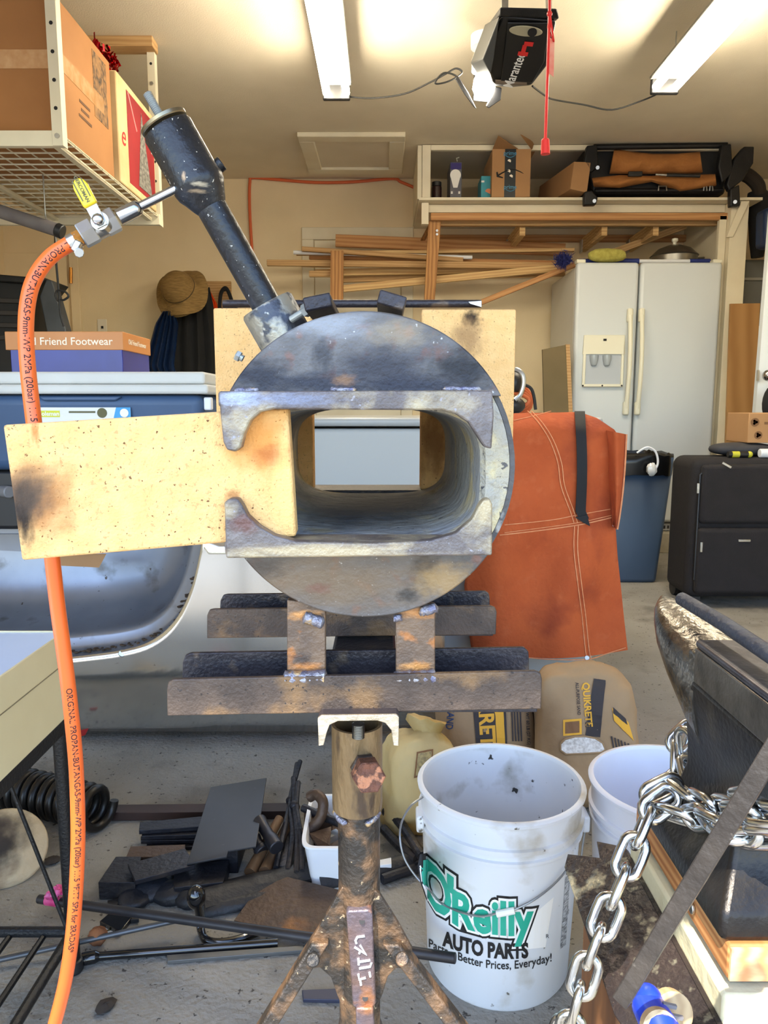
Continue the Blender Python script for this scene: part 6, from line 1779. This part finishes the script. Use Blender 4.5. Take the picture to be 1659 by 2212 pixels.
slab([(318, 1818), (444, 1812), (446, 1828), (316, 1830)], .010, .009, 'flat_bar', 'lowest short flat bar of the stack left of the big plate', M_scrap, 'flat bar', G)
bp = T('big_steel_plate', 'large dark steel plate with notched corner and white sticker on the scrap pile', 'steel plate', F(480, 1850))
PZ = [.075, .075, .085, .075, .07, .062]
ppx = [(455, 1700), (576, 1680), (553, 1828), (493, 1838), (490, 1850), (404, 1866)]
pp_ = [F(x, y, PZ[i]) for i, (x, y) in enumerate(ppx)]
B().prism(pp_, (0, 0, -.004)).build('plate', mat('mill_scale_plate', (62, 60, 60), (50, 49, 50), 5, .42, .5, c4=(92, 88, 84), s4=30, t4=(.70, .76)), bp, bevel=.0008)
plate_n = (pp_[1] - pp_[0]).cross(pp_[5] - pp_[0]).normalized()
if plate_n.z < 0: plate_n = -plate_n
def on_plate(x, y, k=.0012):
    d = ray(x, y)
    o = V((0, 0, EYE))
    return o + d * ((pp_[0] - o).dot(plate_n) / d.dot(plate_n)) + plate_n * k
stk_ = B().prism([on_plate(478, 1817), on_plate(552, 1804), on_plate(551, 1812), on_plate(477, 1826)], plate_n * .0006).build('sticker', M_inkw, bp)
B().prism([on_plate(480, 1820, .002), on_plate(505, 1815.5, .002), on_plate(504, 1818.5, .002), on_plate(479.5, 1823, .002)], plate_n * .0004).build('print_line', M_ink, stk_)
B().bb(pp_[0].x + .02, pp_[1].x - .02, min(p.y for p in pp_) + .06, max(p.y for p in pp_) - .05, .0, .055).build('plate_underlay', M_scrap, bp, bevel=.002)
slab([(276, 1866), (400, 1832), (422, 1868), (292, 1902)], .058, .010, 'flat_bar', 'chalk marked flat bar sticking out left below the big plate', M_scrap, 'flat bar')
slab([(282, 1828), (400, 1824), (402, 1850), (272, 1852)], .030, .028, 'steel_block', 'brown flat block behind the chalk marked bar', M_scrap2, 'steel block')
slab([(250, 1850), (305, 1850), (292, 1906), (212, 1906)], .040, .038, 'steel_block', 'black square steel block at the left end of the scrap pile', M_scrap, 'steel block')
slab([(375, 1868), (495, 1858), (482, 1905), (376, 1918)], .035, .030, 'steel_plate', 'dark blue plate below the notched corner of the big plate', M_scrap, 'steel plate')
gl_ = B()
for (x, y, rx, ry, rz) in ((330, 1915, .05, .045, .022), (375, 1928, .045, .035, .02), (295, 1935, .035, .04, .014), (410, 1942, .03, .025, .018)):
    p_ = F(x, y, .012)
    gl_.ball(p_, (rx, ry, rz), 18, 12, jit=.05)
o = gl_.build('leather_gloves', mat('blue_black_leather', (32, 36, 46), (22, 24, 30), 9, .5, bump=.6, bscale=30), smooth=60)
tag(o, 'crumpled blue black leather gloves on the scrap pile', 'gloves')
# gear shift shaped pry bar with a knob
kn = T('knobbed_bar', 'glossy black bent bar with round knob standing in the scrap', 'bar', F(425, 2000))
B().ball(F(424, 1938, .075), (.018, .018, .024), 18, 14).build('knob', M_gloss, kn)
B().tube(smoothpath([F(426, 1952, .068), F(432, 1985, .03), F(434, 2008, .012), F(445, 2030, .010), F(475, 2036, .010), F(520, 2028, .010), F(560, 2012, .010)]), .0075, 12).build('bent_rod', M_gloss, kn)
def strip(pts, w, z, nm, label, m, cat):
    c = smoothpath([F(x, y, z) for x, y in pts], 6)
    b = B()
    def fn(u, v):
        i = min(int(u * (len(c) - 1)), len(c) - 2)
        t = u * (len(c) - 1) - i
        p = c[i].lerp(c[i + 1], t)
        d = (c[i + 1] - c[i]).normalized()
        s_ = V((0, 0, 1)).cross(d)
        return p + s_ * w * (v - .5) * 2 + V((0, 0, .012 * math.sin(math.pi * v)))
    o = b.sheet(fn, len(c), 6, (0, 0, -.006)).build(nm, m, smooth=60)
    return tag(o, label, cat)
M_sheath = mat('black_leather', (34, 34, 38), (26, 26, 29), 12, .55, bump=.4, bscale=60)
strip([(435, 1940), (520, 1915), (620, 1890), (700, 1868), (740, 1862)], .034, .022, 'leather_sheath', 'long black leather sheath crossing behind the rusty plate', M_sheath, 'sheath')
strip([(440, 1965), (520, 1948), (580, 1938), (640, 1930)], .02, .012, 'leather_strap', 'black leather strap with stitched edge below the sheath', M_sheath, 'strap')
strip([(690, 1905), (780, 1885), (860, 1862), (930, 1840)], .022, .022, 'leather_belt', 'black leather belt behind the jack stand column', M_sheath, 'belt')
slab([(582, 1884), (735, 1922), (700, 2040), (505, 1988)], .035, .004, 'rusty_plate', 'curved rusty brown plate on the floor beside the jack stand', M_scrap2, 'steel plate', zs2=[.03, .03, .02, .012])
# rods on the floor
lr = T('long_pipe', 'long dark pipe with pink ribbon on its end lying across the floor', 'pipe', F(500, 2010))
pa_, pc_ = F(84, 1942, .04), F(984, 2070, .13)
B().cyl(pa_, pc_, .0085, n=16).build('pipe', mat('dark_pipe', (64, 62, 64), (50, 49, 52), 12, .45, .6), lr, bevel=.001)
pk = mat('pink_ribbon', (196, 40, 110), (230, 110, 160), 40, .35)
rbn = B()
d_ = (pc_ - pa_).normalized()
rbn.loft_axis(pa_ + d_ * .02, d_, [(.0095, 0), (.0095, .035)], 14)
for k in range(6):
    rbn.ball(pa_ + d_ * (.03 + .008 * k) + V((R.uniform(-.006, .006), R.uniform(-.006, .006), .014 + R.uniform(0, .012))), (.009, .008, .007), 8, 6, jit=.3)
rbn.build('ribbon', pk, lr, smooth=40)
rod((-40, 2082), (392, 1986), .012, .03, .005, 'thin_rod', 'thin grey steel rod slanting across the floor under the pipe', mat('grey_rod', (96, 98, 102), (78, 80, 84), 10, .4, .6))
br_ = T('breaker_bar', 'glossy black breaker bar lying on the floor in front', 'breaker bar', F(380, 2060))
pa_, pc_ = F(212, 2066, .009), F(600, 2036, .009)
B().cyl(pa_, pc_, .0075, n=16).build('shaft', M_gloss, br_)
B().loft([(F(176, 2072, .011), .0105), (F(184, 2071, .011), .0115), (F(206, 2067, .011), .0112), (F(214, 2066, .01), .0078)], 16).build('socket_end', M_gloss, br_)
slab([(360, 2062), (655, 2042), (660, 2052), (362, 2076)], .008, .007, 'grey_flat_bar', 'grey flat bar lying beside the breaker bar', mat('grey_bar', (104, 104, 102), (86, 86, 86), 9, .45, .4), 'flat bar')
slab([(652, 2138), (742, 2134), (742, 2160), (655, 2158)], .008, .007, 'blue_flat_bar', 'short blue grey flat bar behind the jack stand legs', mat('blue_bar', (56, 58, 76), rough=.5, metal=.3), 'flat bar')
# hammers, tongs
def hammer(h0, h1, p0, p1, label, r=.016, hz=.06):
    t = T('hammer', label, 'hammer', F(*h0), 'hammers in the scrap pile')
    a_, c_ = F(*h0, .02), F(*h1, hz)
    B().loft([(a_, .014), (a_.lerp(c_, .15), .013), (a_.lerp(c_, .6), .011), (c_, .010)], 12).build('handle', mat('worn_hickory', (112, 82, 52), (84, 60, 38), 18, .6, stretch=(1, .3, 1)), t)
    a_, c_ = F(*p0, hz + .015), F(*p1, hz)
    B().loft([(a_, r), (a_.lerp(c_, .3), r * .8), (a_.lerp(c_, .6), r * .8), (a_.lerp(c_, .7), r), (c_, r)], 16).build('head', mat('hammer_iron', (62, 60, 64), (46, 45, 50), 14, .4, .6), t, bevel=.002)
hammer((540, 1886), (604, 1768), (560, 1772), (598, 1832), 'hammer with worn wooden handle lying right of the big plate')
hammer((572, 1884), (640, 1742), (548, 1812), (568, 1840), 'second hammer lying between the first hammer and the tongs', .017, .04)
def tongs(pts, label):
    t = T('tongs', label, 'tongs', F(*pts[-1][0]), 'blacksmith tongs')
    for pp in pts:
        B().tube(smoothpath([F(x, y, z) for (x, y, z) in pp[1:]]), .0065, 8).build('rein', M_scrap, t)
    x, y, z = pts[0][3]
    B().ball(F(x, y, z), .012, 10, 8).build('rivet', M_scrap, t)
tongs([[(610, 1870), (596, 1875, .03), (612, 1800, .045), (628, 1730, .06), (642, 1650, .08)], [(610, 1870), (622, 1880, .03), (632, 1800, .05), (628, 1725, .065), (648, 1645, .08)]], 'black blacksmith tongs left of the white bin')
tongs([[(610, 1870), (640, 1885, .03), (642, 1810, .05), (636, 1740, .07), (634, 1680, .09)], [(610, 1870), (652, 1882, .03), (650, 1810, .05), (640, 1745, .07), (644, 1690, .09)]], 'second pair of tongs touching the white bin')
slab([(618, 1780), (640, 1776), (622, 1870), (590, 1872)], .028, .016, 'wide_flat_bar', 'broad dark bar lying beneath the tongs', M_scrap, 'flat bar')
# white bin full of scrap
bn = T('scrap_bin', 'white plastic bin full of rusty scrap behind the jack stand', 'bin', F(730, 1850))
x0, x1 = F(652, 1836, .10).x, F(800, 1836, .10).x
y0, y1 = F(700, 1836, .10).y, F(700, 1722, .10).y
b = B()
NN = 40
for (k, z) in ((-.014, 0), (0, .10), (.004, .102), (.004, .106), (-.004, .106), (-.006, .098), (-.018, .006)):
    for i in range(NN):
        t = 2 * math.pi * i / NN
        c, s_ = math.cos(t), math.sin(t)
        b.v.append(V(((x0 + x1) / 2 + ((x1 - x0) / 2 + k) * math.copysign(abs(c) ** .3, c), (y0 + y1) / 2 + ((y1 - y0) / 2 + k) * math.copysign(abs(s_) ** .3, s_), z)))
for j in range(6):
    for i in range(NN):
        b.f.append((j * NN + i, j * NN + (i + 1) % NN, (j + 1) * NN + (i + 1) % NN, (j + 1) * NN + i))
b.f.append(tuple(range(6 * NN, 7 * NN)))
b.build('bin_body', M_whitepl, bn, smooth=50)
def scrap(nm, label, b, m):
    o = b.build(nm, m, smooth=40)
    tag(o, label, 'scrap', 'scrap pieces in the white bin')
bx_, by_ = (x0 + x1) / 2, (y0 + y1) / 2
scrap('bent_pipe_scrap', 'bent rusty pipe sticking out of the white bin', B().tube(smoothpath([F(660, 1800, .08), F(690, 1770, .11), F(698, 1735, .14), F(684, 1716, .15), F(668, 1722, .14)]), .012, 12), M_scrap2)
scrap('plate_scrap', 'rusty brown plate offcut at the front of the white bin', B().prism([F(668, 1800, .09), F(716, 1785, .10), F(712, 1825, .09), F(690, 1832, .08)], (0, 0, -.006)), M_scrap2)
scrap('block_scrap', 'rusty square block at the back of the white bin', B().box((bx_ - .05, by_ + .04, .06), (.05, .05, .07), Matrix.Rotation(.4, 3, 'Z')), M_scrap2)
scrap('bar_scrap', 'dark bar lying on the other scrap in the white bin', B().cyl(F(655, 1745, .10), F(760, 1790, .10), .009), M_scrap)
scrap('grey_offcut', 'pale grey offcut among the scrap in the white bin', B().box((bx_ - .02, by_ - .02, .075), (.05, .02, .014), Matrix.Rotation(.7, 3, 'Z')), mat('grey_offcut', (150, 150, 150), rough=.4, metal=.5))
B().bb(x0 + .02, x1 - .02, y0 + .02, y1 - .02, .008, .05).build('scrap_fill', M_scrap2, bn, bevel=.004)
# bars right of the column
for k, (pp, z, lab) in enumerate((([(832, 1752), (862, 1775), (890, 1815), (912, 1850)], .05, 'dark curved bar beside the yellow bag'), ([(828, 1790), (866, 1830), (900, 1855)], .03, 'dark straight bar beneath the curved bar by the yellow bag'), ([(826, 1900), (870, 1885), (930, 1868)], .015, 'dark bar on the floor just left of the large bucket'))):
    o = B().tube(smoothpath([F(x, y, z) for x, y in pp]), .011, 10).build('dark_bar', M_scrap)
    tag(o, lab, 'steel bar')
ws = slab([(815, 1858), (845, 1852), (846, 1866), (816, 1870)], .035, .012, 'white_offcut', 'small white plastic offcut right of the jack stand column', M_whitepl, 'offcut')
# small litter
o = B().ball(F(211, 2022, .018), (.018, .016, .017), 14, 10, jit=.08).build('cork_ball', mat('cork_brown', (146, 94, 58), (120, 74, 44), 40, .9), smooth=50)
tag(o, 'rough brown cork ball on the floor near the rods', 'cork')
tgo = T('paper_tag', 'small white printed paper tag next to the cork ball', 'tag', F(234, 2012))
B().prism([F(220, 2006, .004), F(244, 2000, .004), F(245, 2014, .004), F(224, 2020, .004)], (0, 0, -.001)).build('paper', M_inkw, tgo)
B().prism([F(226, 2010, .0048), F(240, 2006, .0048), F(240, 2009, .0048), F(226, 2013, .0048)], (0, 0, -.0005)).build('print_line', MATS['grey_ink'], tgo)
for (x, y, lab) in ((228, 2172, 'dark dried leaf on the bare concrete in front'), (113, 1858, 'black curled scrap on the floor right of the charred log slice')):
    o = B().ball(F(x, y, .006), (.016, .018, .005), 10, 6, jit=.25).build('dry_leaf', mat('dry_leaf', (60, 52, 46), (44, 38, 34), 30, .9), smooth=40)
    tag(o, lab, 'leaf')
slab([(215, 1990), (262, 1950), (300, 1962), (260, 2012)], .012, .010, 'rubber_mat', 'strip of shiny black rubber under the long pipe', M_gloss, 'rubber')
slab([(232, 1945), (298, 1930), (300, 1985), (240, 1990)], .010, .008, 'leather_piece', 'dusty black leather piece left of the gloves', M_sheath, 'leather')
